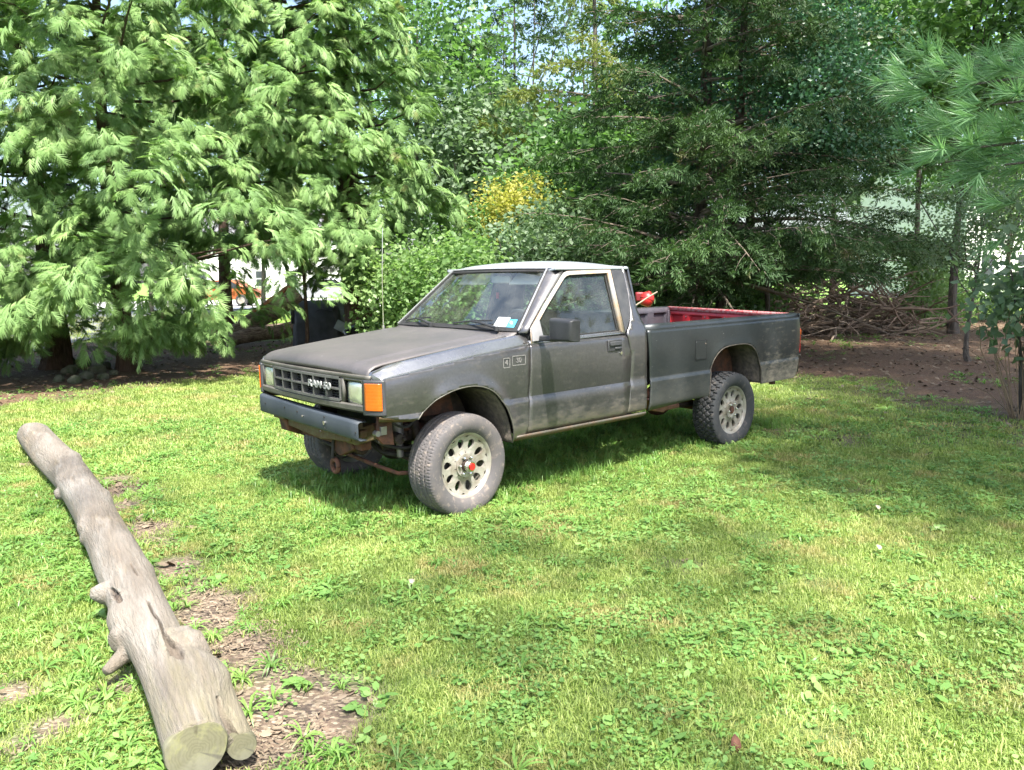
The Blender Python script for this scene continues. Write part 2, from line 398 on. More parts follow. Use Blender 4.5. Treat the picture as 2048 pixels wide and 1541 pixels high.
x, y, r = field(15000, (-5, 6), (1.7, 8.5), lambda x, y: np.clip(.15 + .75 * (sines(x, y, 3.1, 21) > .05) + .25 * sines(x, y, 9, 22), 0, 1) * np.clip(1 - bare(x, y) * 1.1, .03, 1) * np.clip((x + 2.2 + .5 * y) * .5, .35, 1), 34)
place('lawn_weeds', x, y, r, .6, 1.25, wd)
cg = [src('crabgrass', rosette(13, .085, .0075, .045, 400 + k), CRAB) for k in range(5)]
def crabkeep(x, y):
    nearlog = np.exp(-((x + 1.05 + .70 * (y - 2.3)) / .75) ** 2) * (y < 6)
    under = np.exp(-(((x + .35) / 1.2) ** 2 + ((y - 5.6) / .9) ** 2)) + .9 * np.exp(-(((x - .9) / 1.2) ** 2 + ((y - 6.9) / .8) ** 2))
    return np.clip(.06 + nearlog * .75 + under * .8 + .15 * (sines(x, y, 2.2, 41) > .6), 0, 1) * np.clip(1.15 - bare(x, y), .05, 1)
x, y, r = field(11500, (-5, 5.5), (1.65, 9), crabkeep, 35)
place('crabgrass_tufts', x, y, r, .55, 1.3, cg, .2)
tall = [src('tall_blades', blades(16, .05, .07, .15, .004, .008, .9, 450 + k), CRAB) for k in range(4)]
def tallkeep(x, y):
    TX, TY = 1.4066, 7.5184; cx, cy = math.cos(YAW_T), math.sin(YAW_T)
    u = -(x - TX) * cx - (y - TY) * cy; v = (x - TX) * cy - (y - TY) * cx      # truck frame
    inside = np.clip((.90 - np.abs(v)) * 4, 0, 1) * np.clip((u + 1.3) * 3, 0, 1) * np.clip((3.8 - u) * 2.2, 0, 1)
    return inside * .8
YAW_T = .7181
x, y, r = field(9000, (-3.5, 3.5), (3.6, 9), tallkeep, 36)
place('tall_grass', x, y, r, .38, .8, tall, .15)
pl = [src('broad_leaves', rosette(6, .085, .04, .035, 500 + k), WEED) for k in range(4)]
x, y, r = field(900, (-4, 5), (1.7, 7.5), lambda x, y: np.clip(.35 - .25 * bare(x, y), .05, 1) * (sines(x, y, 2.6, 51) > -.1), 37)
place('broadleaf_weeds', x, y, r, .45, 1.05, pl, .12)
# sparse weeds, fallen leaves, twigs and chips on the bare ground
lt = [src('litter', roundleaves(3, .04, .035, .006, 600 + k, 1.4), LITTER) for k in range(4)]
x, y, r = field(26000, (-12, 14), (1.7, 24), lambda x, y: np.clip(bare(x, y) * .5 + .008, 0, 1), 38)
place('leaf_litter', x, y, r, .5, 1.5, lt, .2, .004)
x, y, r = field(9000, (-10, 12), (5, 20), lambda x, y: np.clip((bare(x, y) > .25) * (sines(x, y, 1.3, 61) > .25) * .4 + (np.abs(bare(x, y) - .5) < .35) * .4, 0, 1), 39)
place('sparse_weeds', x, y, r, .7, 1.6, wd + cg, .2)
chip = [src('wood_chips', roundleaves(12, .08, .0085, .006, 700 + k, 3.2), simple('wood_chip', (.24, .185, .125), (.085, .062, .042), 9, .95)) for k in range(3)]
x, y, r = field(9000, (-3.2, .6), (1.7, 6), lambda x, y: (bare(x, y) > .4) * np.clip(.4 + sines(x, y, 5, 71), 0, 1), 40)
place('wood_chips', x, y, r, .6, 1.2, chip, .1, .004)
# ================================================================ pickup truck
def paint(name, base, worn, rough, metal, coat, scratch=.5, dirt=.35, dirt_col=(.16, .13, .09), dirt_z=(.42, .62), dirt_x=None):
    g = G(name); co = g.co(); x, y, z = g.sep(co)
    blot = g.ramp(g.noise(co, 2.3, 4, .6), .35, .7)
    col = g.mix(blot, base, worn)
    fine = g.ramp(g.noise(co, 60, 3, .6), .42, .62, 0, .22); col = g.mix(fine, col, tuple(v * .55 for v in base))
    # stone chips and short scratches
    sc = g.n('ShaderNodeTexNoise'); mp = g.n('ShaderNodeMapping'); g.l(co, mp.inputs[0]); mp.inputs['Scale'].default_value = (9, 9, 34)
    mp.inputs['Rotation'].default_value = (0, .25, 0)
    g.l(mp.outputs[0], sc.inputs['Vector']); sc.inputs['Scale'].default_value = 3.0; sc.inputs['Detail'].default_value = 6; sc.inputs['Roughness'].default_value = .7
    chips = g.ramp(sc.outputs['Fac'], .675, .70, 0, scratch * .8); col = g.mix(chips, col, (.45, .44, .42))
    # splashed mud and dust low down
    dn = g.noise(co, 14, 5, .65, 0, (1, 1, 2.6))
    low = g.ramp(z, dirt_z[0], dirt_z[1], 1, 0)
    dm = g.math('MULTIPLY', g.ramp(g.math('ADD', dn, g.math('MULTIPLY', low, .5)), .55, .95), dirt)
    if dirt_x: dm = g.math('MULTIPLY', dm, g.ramp(x, dirt_x, dirt_x - .12, .12, 1.))
    col = g.mix(dm, col, dirt_col)
    r = g.math('ADD', g.ramp(g.noise(co, 5, 4), .3, .7, rough - .03, rough + .05), g.math('MULTIPLY', dm, .4))
    mt = g.math('MULTIPLY', g.math('SUBTRACT', 1., dm), metal)
    nrm = g.bump(g.math('ADD', g.noise(co, 3.2, 2, .5), g.math('MULTIPLY', g.noise(co, 240, 2), .02)), .16, .03)
    return g.done(g.bsdf(col, r, mt, nrm, Coat_Weight=coat, Coat_Roughness=.22))

M = {}
M['paint'] = paint('weathered_grey_paint', (.108, .106, .110), (.134, .131, .135), .32, .75, .6, .9, .6)
M['edge'] = paint('sky_sheen_paint_edge', (.27, .275, .285), (.21, .21, .215), .27, .85, .5, .8, .1)  # silvery colour stands in for sky reflected along shoulder and door belt
M['hood'] = paint('sun_faded_hood_paint', (.125, .114, .112), (.090, .086, .088), .48, .35, .05, .5, .1)
M['bed'] = paint('dark_bed_paint', (.040, .047, .051), (.055, .062, .065), .42, .5, .3, .9, 1., (.27, .235, .18), (.44, .80), -.28)
M['roof'] = paint('roof_paint_sky_tint', (.36, .395, .42), (.30, .33, .35), .35, .3, .3, .3, .1)  # pale blue puts the sky's grazing reflection into the roof colour
M['red'] = simple('red_tailgate_paint', (.42, .018, .025), (.26, .012, .02), 6, .42, 0, .1, 30, Coat_Weight=.3)
M['black'] = simple('black_plastic', (.022, .023, .025), (.035, .036, .038), 9, .48, 0, .15, 160)
M['trim'] = simple('dark_trim', (.035, .037, .042), (.055, .056, .06), 12, .5, 0, .1, 120)
M['grille'] = simple('grey_grille_plastic', (.075, .077, .075), (.10, .10, .095), 14, .5, 0, .1, 90)
M['nose'] = simple('nose_paint', (.085, .08, .068), (.12, .115, .1), 10, .5, .2, .15, 60)
M['bumper'] = simple('blue_grey_bumper_steel', (.030, .039, .050), (.040, .050, .062), 5, .6, .0, .08, 150)
M['rust'] = simple('rusty_steel', (.13, .052, .028), (.05, .028, .02), 16, .85, .1, .6, 45)
M['rust2'] = simple('brown_oily_steel', (.06, .038, .028), (.022, .017, .015), 18, .7, .25, .5, 50)
M['rustg'] = simple('olive_rusty_steel', (.12, .105, .055), (.09, .045, .02), 12, .7, .2, .4, 50)
M['dark'] = simple('dark_underbody', (.014, .013, .012), (.03, .027, .024), 10, .8, 0, .4, 30)
M['mud'] = simple('caked_mud_liner', (.12, .10, .08), (.055, .048, .042), 22, .92, 0, .9, 35)
M['chrome'] = simple('chrome', (.75, .75, .74), (.6, .6, .58), 20, .15, 1.)
M['alloy'] = simple('dull_alloy', (.42, .405, .36), (.27, .235, .19), 11, .45, .45, .2, 90)
M['reddisc'] = simple('red_cap_disc', (.42, .02, .016), (.32, .015, .014), 30, .4)
M['seat'] = simple('dark_seat_vinyl', (.03, .032, .034), (.045, .046, .048), 7, .5, 0, .3, 40)
M['visor'] = simple('pale_visor', (.5, .5, .48), (.42, .42, .4), 6, .7)
M['rubberseal'] = simple('rubber_seal', (.012, .012, .012), (.02, .02, .02), 20, .7)
M['mirrorglass'] = simple('mirror_glass', (.6, .6, .6), (.6, .6, .6), 5, .05, 1.)
def frame_mat():
    g = G('peeling_window_frame'); co = g.co()
    f = g.ramp(g.noise(co, 9, 5, .65), .42, .58); col = g.mix(f, (.34, .335, .33), (.42, .32, .23))
    r2 = g.ramp(g.noise(co, 23, 5, .7), .6, .68); col = g.mix(r2, col, (.45, .16, .06))
    return g.done(g.bsdf(col, .5, .15))
M['frame'] = frame_mat()
def glass_mat(name, tint, a, rough=.03, dust=.06):
    """thin car glass: see-through pane with a mirror-like front reflection and a dusty film"""
    g = G(name); tr = g.n('ShaderNodeBsdfTransparent'); tr.inputs[0].default_value = (*tint, 1)
    gl = g.n('ShaderNodeBsdfGlossy'); gl.inputs['Roughness'].default_value = rough; gl.inputs[0].default_value = (.9, .95, .92, 1)
    fr = g.n('ShaderNodeLayerWeight'); fr.inputs[0].default_value = .5
    f = g.math('ADD', g.math('MULTIPLY', g.math('POWER', fr.outputs['Facing'], 3.5), .85), a)
    mx = g.n('ShaderNodeMixShader'); g.l(f, mx.inputs[0]); g.l(tr.outputs[0], mx.inputs[1]); g.l(gl.outputs[0], mx.inputs[2])
    df = g.n('ShaderNodeBsdfDiffuse'); df.inputs[0].default_value = (.5, .52, .48, 1)
    d = g.ramp(g.noise(g.co(), 6, 5, .6), .35, .75, dust * .4, dust * 1.8)
    m2 = g.n('ShaderNodeMixShader'); g.l(d, m2.inputs[0]); g.l(mx.outputs[0], m2.inputs[1]); g.l(df.outputs[0], m2.inputs[2])
    return g.done(m2.outputs[0])
M['glass'] = glass_mat('dusty_windshield_glass', (.86, .92, .88), .09, .03, .055)
M['sideglass'] = glass_mat('side_window_glass', (.55, .66, .60), .06, .03, .04)
def lamp_mat(name, col, rough=.12, bumpscale=0, trans=0.):
    g = G(name); co = g.co()
    w = g.n('ShaderNodeTexWave'); g.l(co, w.inputs[0]); w.inputs['Scale'].default_value = bumpscale or 30; w.bands_direction = 'Z'
    n = g.bump(w.outputs[0], .10, .003)
    c = g.mix(g.ramp(g.noise(co, 25, 3), .3, .7), col, tuple(v * .82 for v in col))
    return g.done(g.bsdf(c, rough, trans, n, Coat_Weight=.6, Coat_Roughness=.08))
M['amber'] = lamp_mat('amber_lens', (.60, .115, .006), .25, 16)
M['redlens'] = lamp_mat('red_lens', (.5, .02, .015), .25, 16)
M['headlamp'] = lamp_mat('clouded_headlamp_lens', (.60, .63, .52), .16, 40, .65)
def tyre_mat(name, c1, c2, dust):
    g = G(name); co = g.co(); 
    f = g.ramp(g.noise(co, 7, 5, .65), .45, .68); col = g.mix(f, c1, c2)
    f2 = g.ramp(g.noise(co, 26, 4, .6), .55, .72, 0, dust); col = g.mix(f2, col, (.30, .245, .20))
    return g.done(g.bsdf(col, .82, 0., g.bump(g.noise(co, 90, 3), .25, .004)))
M['tyre'] = tyre_mat('dusty_grey_tyre', (.085, .08, .083), (.12, .105, .10), .6)
M['tyre2'] = tyre_mat('dark_tyre', (.035, .038, .042), (.05, .05, .052), .25)

YAW = .7181
truck = empty('pickup_truck', (1.4066, 7.5184, 0), YAW + PI, 'weathered dark grey single cab pickup truck parked on the lawn', 'pickup truck')

# ---- side surface of the body
def zcrease(x): return interp(x, [2.41, 2.9, 3.55, 3.65], [1.046, 1.0, .918, .903])
ARCH_F = [(3.335, .662), (3.27, .715), (3.20, .768), (3.10, .806), (3.0, .822), (2.9, .82), (2.8, .792), (2.72, .738), (2.655, .655), (2.605, .54), (2.578, .405)]
ARCH_R = [(.40, .47), (.395, .60), (.385, .69), (.345, .775), (.27, .84), (.175, .875), (0, .886), (-.15, .878), (-.25, .84), (-.325, .765), (-.37, .66), (-.385, .505)]
AF = [(p.x, p.y) for p in catmull([(a, b, 0) for a, b in ARCH_F], 4)]
AR = [(p.x, p.y) for p in catmull([(a, b, 0) for a, b in ARCH_R], 4)]
def dist_arch(x, z):
    d = 9.
    for A in (AF, AR):
        if x < A[-1][0] - .5 or x > A[0][0] + .5: continue
        for (a, b), (c, e) in zip(A[:-1], A[1:]):
            vx, vz = c - a, e - b; t = max(0, min(1, ((x - a) * vx + (z - b) * vz) / (vx * vx + vz * vz))); d = min(d, math.hypot(x - a - vx * t, z - b - vz * t))
    return d
def ysurf(x, z, top=1.045):
    if z >= .70: y = .815 + .010 * math.sin(PI * min(1, (z - .70) / (top - .70)))
    elif z >= .672: y = .815 + (.70 - z) / .028 * .012
    elif z >= .50: y = .827 - .002 * (.672 - z) / .172
    else: y = .825 - .035 * ((.50 - z) / .09) ** 1.3
    if z > top - .03: y -= .010 * ((z - top + .03) / .03) ** 2
    if x > 3.3: y -= .012 * ss(3.3, 3.6, x)
    d = dist_arch(x, z)
    y += (.018 * math.exp(-(d / .045) ** 2) + .006 * math.exp(-(d / .13) ** 2)) * (1 - ss(3.12, 3.30, x)) * (.35 if x < 1 else 1)
    return y
def panel(name, outline, mat, yf=ysurf, zc=(), xc=(), thick=.014, parent=None, both=True, lab=None, cat=None, smooth=28):
    """a sheet-metal panel cut to its outline in x,z and bent to the body surface"""
    bm = bmesh.new(); f = bm.faces.new([bm.verts.new((p[0], 0, p[1])) for p in outline])
    def cut(n, c):
        bmesh.ops.bisect_plane(bm, geom=bm.verts[:] + bm.edges[:] + bm.faces[:], dist=1e-5, plane_co=c, plane_no=n)
    for z in zc: cut((0, 0, 1), (0, 0, z))
    for x in xc: cut((1, 0, 0), (x, 0, 0))
    bmesh.ops.triangulate(bm, faces=[f for f in bm.faces if len(f.verts) > 4])
    for v in bm.verts: v.co.y = yf(v.co.x, v.co.z)
    bm.normal_update()
    if sum(f.normal.y * f.calc_area() for f in bm.faces) < 0: bmesh.ops.reverse_faces(bm, faces=bm.faces)
    me = bpy.data.meshes.new(name); bm.to_mesh(me)
    finish(me, smooth)
    o = link(name, me, mat, parent or truck)
    md = o.modifiers.new('solid', 'SOLIDIFY'); md.thickness = thick; md.offset = -1
    res = [o]
    if both:
        for v in bm.verts: v.co.y *= -1
        bmesh.ops.reverse_faces(bm, faces=bm.faces)
        me2 = bpy.data.meshes.new(name); bm.to_mesh(me2); finish(me2, smooth)
        o2 = link(name, me2, mat, parent or truck); md = o2.modifiers.new('solid', 'SOLIDIFY'); md.thickness = thick; md.offset = -1
        res.append(o2)
    bm.free(); return res
ZC = (.43, .455, .475, .50, .56, .62, .672, .70, .74, .79, .84, .89, .94, .98, 1.0, 1.015, 1.03)
# ---- front fenders
zx = lambda x: zcrease(x)
outl = [(3.565, .70), (3.45, .677)] + AF + [(2.57, .425), (2.4535, .425), (2.4165, 1.044)] + [(x, zx(x)) for x in (2.6, 2.75, 2.9, 3.1, 3.3, 3.45, 3.55)] + [(3.565, .90)]
def yfend(x, z): return ysurf(x, z, zx(x))
fen = panel('fender', outl, M['paint'], yfend, tuple(np.arange(.44, 1.04, .02)) + (.672,), tuple(np.arange(2.45, 3.56, .022)))
for s in (1, -1):
    for A_, pn_, pm_ in ((AF, fen[0] if s > 0 else fen[1], M['paint']),):
        MB().tube([(p[0], s * (yfend(p[0], p[1]) - .003), p[1]) for p in A_], .0045, 6).build('arch_lip', M['nose'], pn_, 80)
# fender shoulder: bevel between the side crease and the hood
for s in (1, -1):
    rows = []
    for x in np.linspace(2.40, 3.585, 26):
        zc = zx(x); yo = yfend(x, zc); k = ss(3.45, 3.59, x)
        top = zc + .062 - .02 * k
        rows.append([(x, s * yo, zc), (x, s * (yo - .010), zc + .010), (x, s * (yo - .034), zc + .034 - .01 * k), (x, s * (yo - .058), zc + .054 - .016 * k), (x, s * .737, top + .003), (x, s * .718, top + .004), (x, s * .713, top - .02)])
    r = rows[-1]; rows.append([(p[0] + .012, p[1], p[2] - .012 - .0 * i) for i, p in enumerate(r)]); rows.append([(3.598, p[1], min(p[2] - .05, .90)) for i, p in enumerate(r)])
    rows = [[(min(p[0], 3.600 if abs(p[1]) < .72 else 3.612 - (abs(p[1]) - .70) * .62), p[1], p[2]) for p in r] for r in rows]
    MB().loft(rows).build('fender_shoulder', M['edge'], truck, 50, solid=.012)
# lower fender valance strip in front of the wheel
for s in (1, -1):
    MB().loft([[(3.585, s * .80, .70), (3.45, s * .806, .676), (3.335, s * .812, .661)], [(3.575, s * .775, .672), (3.45, s * .785, .655), (3.35, s * .80, .650)]]).build('fender_valance', M['rustg'], truck, solid=.006)
# ---- doors
zb = lambda x: interp(x, [1.43, 2.41], [1.062, 1.046])
dout = [(2.447, .452), (2.4085, 1.045), (1.4385, 1.063), (1.398, .90), (1.402, .70), (1.432, .448)]
def ydoor(x, z): return ysurf(x, z, 1.05)
doors = panel('door', dout, M['paint'], ydoor, ZC[2:], np.linspace(1.5, 2.4, 10))
dl, dr = doors
for s, d in ((1, dl), (-1, dr)):
    # belt roll under the window
    rows = [[(x, s * (.806), zb(x)), (x, s * .800, zb(x) + .012), (x, s * .785, zb(x) + .024), (x, s * .765, zb(x) + .026)] for x in np.linspace(2.405, 1.44, 14)]
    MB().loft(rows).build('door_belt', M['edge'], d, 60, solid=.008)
    # handle in a recess, lock
    b = MB().box((1.583, s * .826, .985), (.150, .012, .085)); b.build('handle_recess', M['black'], d, bevel=.006)
    b = MB().box((1.583, s * .836, 1.000), (.125, .014, .030)).box((1.555, s * .835, .965), (.07, .012, .014)); b.build('handle', M['trim'], d, bevel=.004)
    MB().cyl((1.515, s * .822, .925), (1.515, s * .832, .925), .012, 14).build('lock', M['chrome'], d)
# window frames
def ytum(z): return .797 - .163 * ((z - 1.06) / .475)          # tumblehome of the greenhouse
def Wp(x, z, s=1, off=0.): return (x, s * (ytum(z) + off), z)
FO = [(2.398, 1.050), (2.372, 1.150), (2.20, 1.300), (1.955, 1.500), (1.925, 1.520), (1.88, 1.531), (1.425, 1.541), (1.4385, 1.063)]
FI = [(2.345, 1.072), (2.330, 1.140), (2.165, 1.284), (1.935, 1.472), (1.905, 1.486), (1.87, 1.494), (1.478, 1.505), (1.490, 1.085)]
for s, d in ((1, dl), (-1, dr)):
    n = len(FO)
    rows = [[Wp(*p, s, .004) for p in FO], [Wp(p[0] * .93 + q[0] * .07, p[1] * .93 + q[1] * .07, s, .010) for p, q in zip(FO, FI)], [Wp(p[0] * .25 + q[0] * .75, p[1] * .25 + q[1] * .75, s, .010) for p, q in zip(FO, FI)], [Wp(*p, s, -.012) for p in FI]]
    MB().loft(rows, False).build('window_frame', M['frame'], d, 30, solid=.02)
    RI = [(p[0] * .72 + 1.85 * .0 + q * .28, r) for p, q, r in []]
    ins = []
    cx, cz = 1.86, 1.27
    GI = [(cx + (p[0] - cx) * .965, cz + (p[1] - cz) * .955) for p in FI]
    loop = lambda P, o: [Wp(*p, s, o) for p in P]
    MB().loft([loop(FI, -.006), loop(GI, -.008), loop(GI, -.02)], True).build('window_seal', M['rubberseal'], d, 30, solid=.006)
    b = MB().add(loop([(cx + (p[0] - cx) * .985, cz + (p[1] - cz) * .98) for p in FI], -.016), [tuple(range(len(FI)))])
    b.build('window_glass', M['sideglass'], d, 0)
    # sail panel that carries the mirror
    b = MB().add([Wp(2.392, 1.062, s, .012), Wp(2.368, 1.150, s, .012), Wp(2.285, 1.222, s, .012), Wp(2.285, 1.066, s, .012)], [(0, 1, 2, 3)])
    b.build('sail_panel', simple('sail_panel_grey', (.16, .17, .18), (.2, .2, .21), 8, .5) if s == 1 else M['trim'], d, solid=.012, bevel=.003)
    if s < 0: continue
    # mirror
    mr = MB(); mr.box((2.315, s * .90, 1.085), (.05, .16, .035)); mr.box((2.325, s * .955, 1.120), (.05, .03, .10))
    arm = mr.build('mirror_arm', M['black'], d, bevel=.008)
    rows = []
    for x, k in ((2.372, .80), (2.365, .92), (2.345, 1.0), (2.300, 1.02), (2.285, 1.0)):
        rows.append([(x, s * (1.045 + a * .105 * k), 1.148 + c * .075 * k) for a, c in ((-1, -1), (0, -1), (1, -.96), (1, 0), (1, .88), (0, .97), (-1, 1), (-1, 0))])
    b = MB().loft(rows, True); b.f.append(tuple(range(8))); b.mi.append(0)
    b.build('mirror_shell', M['black'], d, 50, bevel=.008)
    MB().box((2.284, s * 1.045, 1.148), (.006, .185, .13)).build('mirror_glass', M['mirrorglass'], d, bevel=.002)
# ---- cab rear quarter, rocker, B pillar
qo = [(1.392, .90), (1.4325, 1.066), (1.405, 1.10), (1.345, 1.17), (1.318, 1.25), (1.30, 1.36), (1.292, 1.5), (1.30, 1.556), (1.245, 1.566), (1.224, 1.50), (1.212, 1.12), (1.212, .46), (1.425, .46), (1.396, .70)]
def yquart(x, z):
    if z <= 1.05: return ysurf(x, z, 1.09)
    yt = ytum(z); k = ss(1.05, 1.16, z); return (.812 * (1 - k) + (yt + .012) * k) - .035 * ss(1.275, 1.215, x) * ss(1.1, 1.3, z)
panel('quarter_panel', qo, M['paint'], yquart, ZC + (1.05, 1.08, 1.11, 1.14, 1.17, 1.2, 1.3, 1.4, 1.5), (1.24, 1.27, 1.3, 1.35, 1.4))
for s in (1, -1):
    P = [(1.421, 1.544), (1.4345, 1.070), (1.405, 1.100), (1.348, 1.170), (1.321, 1.25), (1.303, 1.36), (1.295, 1.5), (1.302, 1.555)]
    MB().add([Wp(*p, s, -.004) for p in P], [tuple(range(len(P)))]).build('pillar_trim', M['trim'], truck, 0, solid=.012)
    v = MB()
    for k in range(16):
        t = k / 15; x = 1.330 - .012 * math.sin(PI * t) + .018 * (1 - t) ** 2; z = 1.47 - t * .27
        v.box((x, s * (ytum(z) + .001), z), (.007, .006, .008))
    v.build('vent_holes', simple('vent_grey', (.3, .3, .3), (.2, .2, .2)) , truck, kind='stuff')
    rk = []
    for x in np.linspace(2.575, 1.215, 12):
        rk.append([(x, s * .823, .444), (x, s * .816, .428), (x, s * .797, .412), (x, s * .76, .400), (x, s * .70, .400)])
    MB().loft(rk).build('rocker_panel', paint('rocker_paint' , (.15, .145, .12), (.11, .10, .085), .45, .4, .1, .5, .8, (.12, .05, .02), (.40, .46)) if s == 1 else bpy.data.materials['rocker_paint'], truck, 50, solid=.01)
# seam strips behind the door gaps so daylight does not pass
for s in (1, -1):
    for c_, d_ in (((2.43, s * .785, .75), (.05, .02, .62)), ((1.42, s * .785, .75), (.07, .02, .62)), ((1.9, s * .775, .44), (1.1, .02, .06))): MB().box(c_, d_).build('door_jamb', M['dark'], truck)
# ---- cab shell: roof, A pillars, back wall, floor
def roofz(x, y):
    return 1.562 + .052 * (1 - ((x - 1.6) / .50) ** 2) * 1.0 * (1 - .30 * (y / .62) ** 2) - .030 * (abs(y) / .62) ** 3
rows = []
ysx = np.linspace(-.60, .60, 25)
for x in np.concatenate([np.linspace(1.998, 1.92, 4), np.linspace(1.85, 1.30, 9), [1.26, 1.235, 1.226]]):
    bow = lambda y: .035 * (1 - (y / .6) ** 2) * ss(1.7, 2.0, x)
    row = [(x + bow(y), y, (roofz(x, y) - .012 * ss(1.27, 1.226, x) - .022 * ss(1.93, 2.0, x))) for y in ysx]
    yo = ytum(1.541) + .012
    L = [(x, -yo, 1.537), (x, -yo - .002, 1.548), (x, -(yo - .012), 1.560)]
    row = [(x, -yo, 1.537), (x, -yo, 1.549), (x, -(yo - .012), 1.561)] + row[1:-1] + [(x, yo - .012, 1.561), (x, yo, 1.549), (x, yo, 1.537)]
    rows.append(row)
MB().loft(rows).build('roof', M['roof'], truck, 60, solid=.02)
def ws(u, v):   # windshield surface: u across -1..1, v up 0..1
    yh = .722 + (.552 - .722) * v; y = u * yh
    x = 2.432 + (1.997 - 2.432) * v + .055 * (1 - u * u) * (1 - .3 * v); z = 1.128 + (1.541 - 1.128) * v - .0 + .006 * (1 - u * u)
    return x, y, z
us = np.linspace(-1, 1, 17); vs = np.linspace(0, 1, 7)
wsg = MB().loft([[ws(u, v) for u in us] for v in vs]).build('windshield', M['glass'], truck, 60)
def strip(u0, u1, v0, v1, off=.006, n=14):
    rows = []
    for i in range(n + 1):
        t = i / n
        a = ws(u0[0] + (u1[0] - u0[0]) * t, v0[0] + (v1[0] - v0[0]) * t); c = ws(u0[1] + (u1[1] - u0[1]) * t, v0[1] + (v1[1] - v0[1]) * t)
        rows.append([(a[0] + off, a[1], a[2] + off), (c[0] + off, c[1], c[2] + off)])
    return rows
g_ = MB(); g_.loft(strip((-1, -1), (1, 1), (.955, 1.01), (.955, 1.01))); g_.loft(strip((-1, -1), (1, 1), (-.01, .05), (-.01, .05)))
g_.loft(strip((-1.0, -.965), (-1.0, -.965), (0, 0), (1, 1))); g_.loft(strip((1.0, .965), (1.0, .965), (0, 0), (1, 1)))
g_.build('windshield_seal', M['rubberseal'], wsg, 0, solid=.008)
g_ = MB()
for s in (1, -1): g_.loft(strip((s * 1.0, s * 1.018), (s * 1.0, s * 1.018), (0, 0), (1, 1), .012))
g_.loft(strip((-1, -1), (1, 1), (.995, 1.012), (.995, 1.012), .012)); g_.build('windshield_trim', simple('bright_trim', (.45, .46, .47), (.5, .5, .5), 9, .35, .6), wsg, 0, solid=.006)
# registration stickers on the glass
def decal(u0, u1, v0, v1, mat, name):
    P = [ws(u0, v0), ws(u1, v0), ws(u1, v1), ws(u0, v1)]
    return MB().add([(p[0] + .004, p[1], p[2] + .004) for p in P], [(0, 1, 2, 3)]).build(name, mat, wsg, 0, solid=.001)
decal(.66, .82, .055, .20, simple('white_sticker', (.72, .76, .76), (.66, .7, .72), 30, .5), 'sticker')
st = decal(.825, .925, .04, .175, simple('blue_sticker', (.05, .38, .55), (.08, .42, .6), 30, .5), 'sticker')
p0 = ws(.875, .11); MB().sphere((p0[0] + .009, p0[1], p0[2] + .006), .016, 12, (.3, 1, 1)).build('sticker_disc', simple('white_disc', (.75, .8, .8), (.7, .75, .75)), st)
# A pillars, header
for s in (1, -1):
    rows = []
    for v in np.linspace(-.02, 1.02, 10):
        x, y, z = ws(s * 1.0, v); xo = interp(z, [1.13, 1.15, 1.30, 1.50, 1.545], [2.405, 2.378, 2.206, 1.958, 1.90]); yo = s * (ytum(z) + .002)
        rows.append([(x - .02, y - s * .03, z - .02), (x + .004, y + s * .002, z + .004), (x * .6 + xo * .4 + .012, y * .55 + yo * .45, z + .006), (x * .15 + xo * .85 + .006, yo * .93 + y * .07, z + .004), (xo, yo, z), (xo - .02, yo - s * .03, z - .01)])
    MB().loft(rows).build('windshield_pillar', M['paint'], truck, 50, solid=.008)
# cowl and pillar foot
cw = MB()
rows = []
for y in np.linspace(-.712, .712, 17):
    q = y / .712
    rows.append([(2.535 - .02 * q * q, y, 1.094 + .006 * (1 - q * q)), (2.49, y, 1.100 + .008 * (1 - q * q)), (2.44 + .05 * (1 - q * q), y, 1.125), (2.415, y, 1.135)])
cw.loft(rows).build('cowl', M['hood'], truck, 40, solid=.01)
b = MB()
b.box((1.222, 0, .80), (.02, 1.54, .66)); b.add([(1.222, -.72, 1.13), (1.222, .72, 1.13), (1.222, .745, 1.0), (1.222, -.745, 1.0)], [(0, 1, 2, 3)])
for s in (1, -1): b.add([(1.225, s * .76, 1.1), (1.225, s * .60, 1.1), (1.225, s * .52, 1.55), (1.225, s * .635, 1.555)], [(0, 1, 2, 3)])
b.add([(1.225, -.62, 1.55), (1.225, .62, 1.55), (1.225, .56, 1.50), (1.225, -.56, 1.50)], [(0, 1, 2, 3)])
b.build('cab_back_wall', M['paint'], truck, 0, solid=.02, offset=0)
MB().add([(1.22, -.61, 1.13), (1.22, .61, 1.13), (1.22, .545, 1.505), (1.22, -.545, 1.505)], [(0, 1, 2, 3)]).build('rear_window', M['sideglass'], truck, 0)
b = MB(); b.box((1.85, 0, .46), (1.3, 1.5, .03)); b.box((2.46, 0, .75), (.02, 1.5, .62)); b.box((1.8, 0, 1.53), (.5, 1.0, .01)); b.build('cab_floor', M['dark'], truck)
# interior
dash = MB(); dash.prism([(2.40, 1.10), (2.30, 1.115), (2.16, 1.09), (2.12, 1.0), (2.2, .8), (2.44, .8)], 'y', -.72, .72); dash.build('dashboard', M['seat'], truck, bevel=.02)
seat = MB(); seat.box((1.62, 0, .78), (.5, 1.30, .16)); seat.build('seat_cushion', M['seat'], truck, bevel=.05, segs=4)
for yy in (-.34, .34):
    b = MB(); b.prism([(1.44, .84), (1.36, 1.20), (1.30, 1.215), (1.27, 1.19), (1.30, .80)], 'y', yy - .31, yy + .31); b.build('seat_back', M['seat'], truck, bevel=.035, segs=4)
sw = MB(); cc = Vector((2.02, .38, 1.10)); ax = Vector((-.82, 0, .57)); uu = Vector((0, 1, 0)); ww = ax.cross(uu)
sw.tube([cc + (uu * math.cos(a) + ww * math.sin(a)) * .185 for a in np.linspace(0, 2 * PI, 33)], .014, 8, False); sw.cyl(cc - ax * .02, cc + ax * .02, .06, 14)
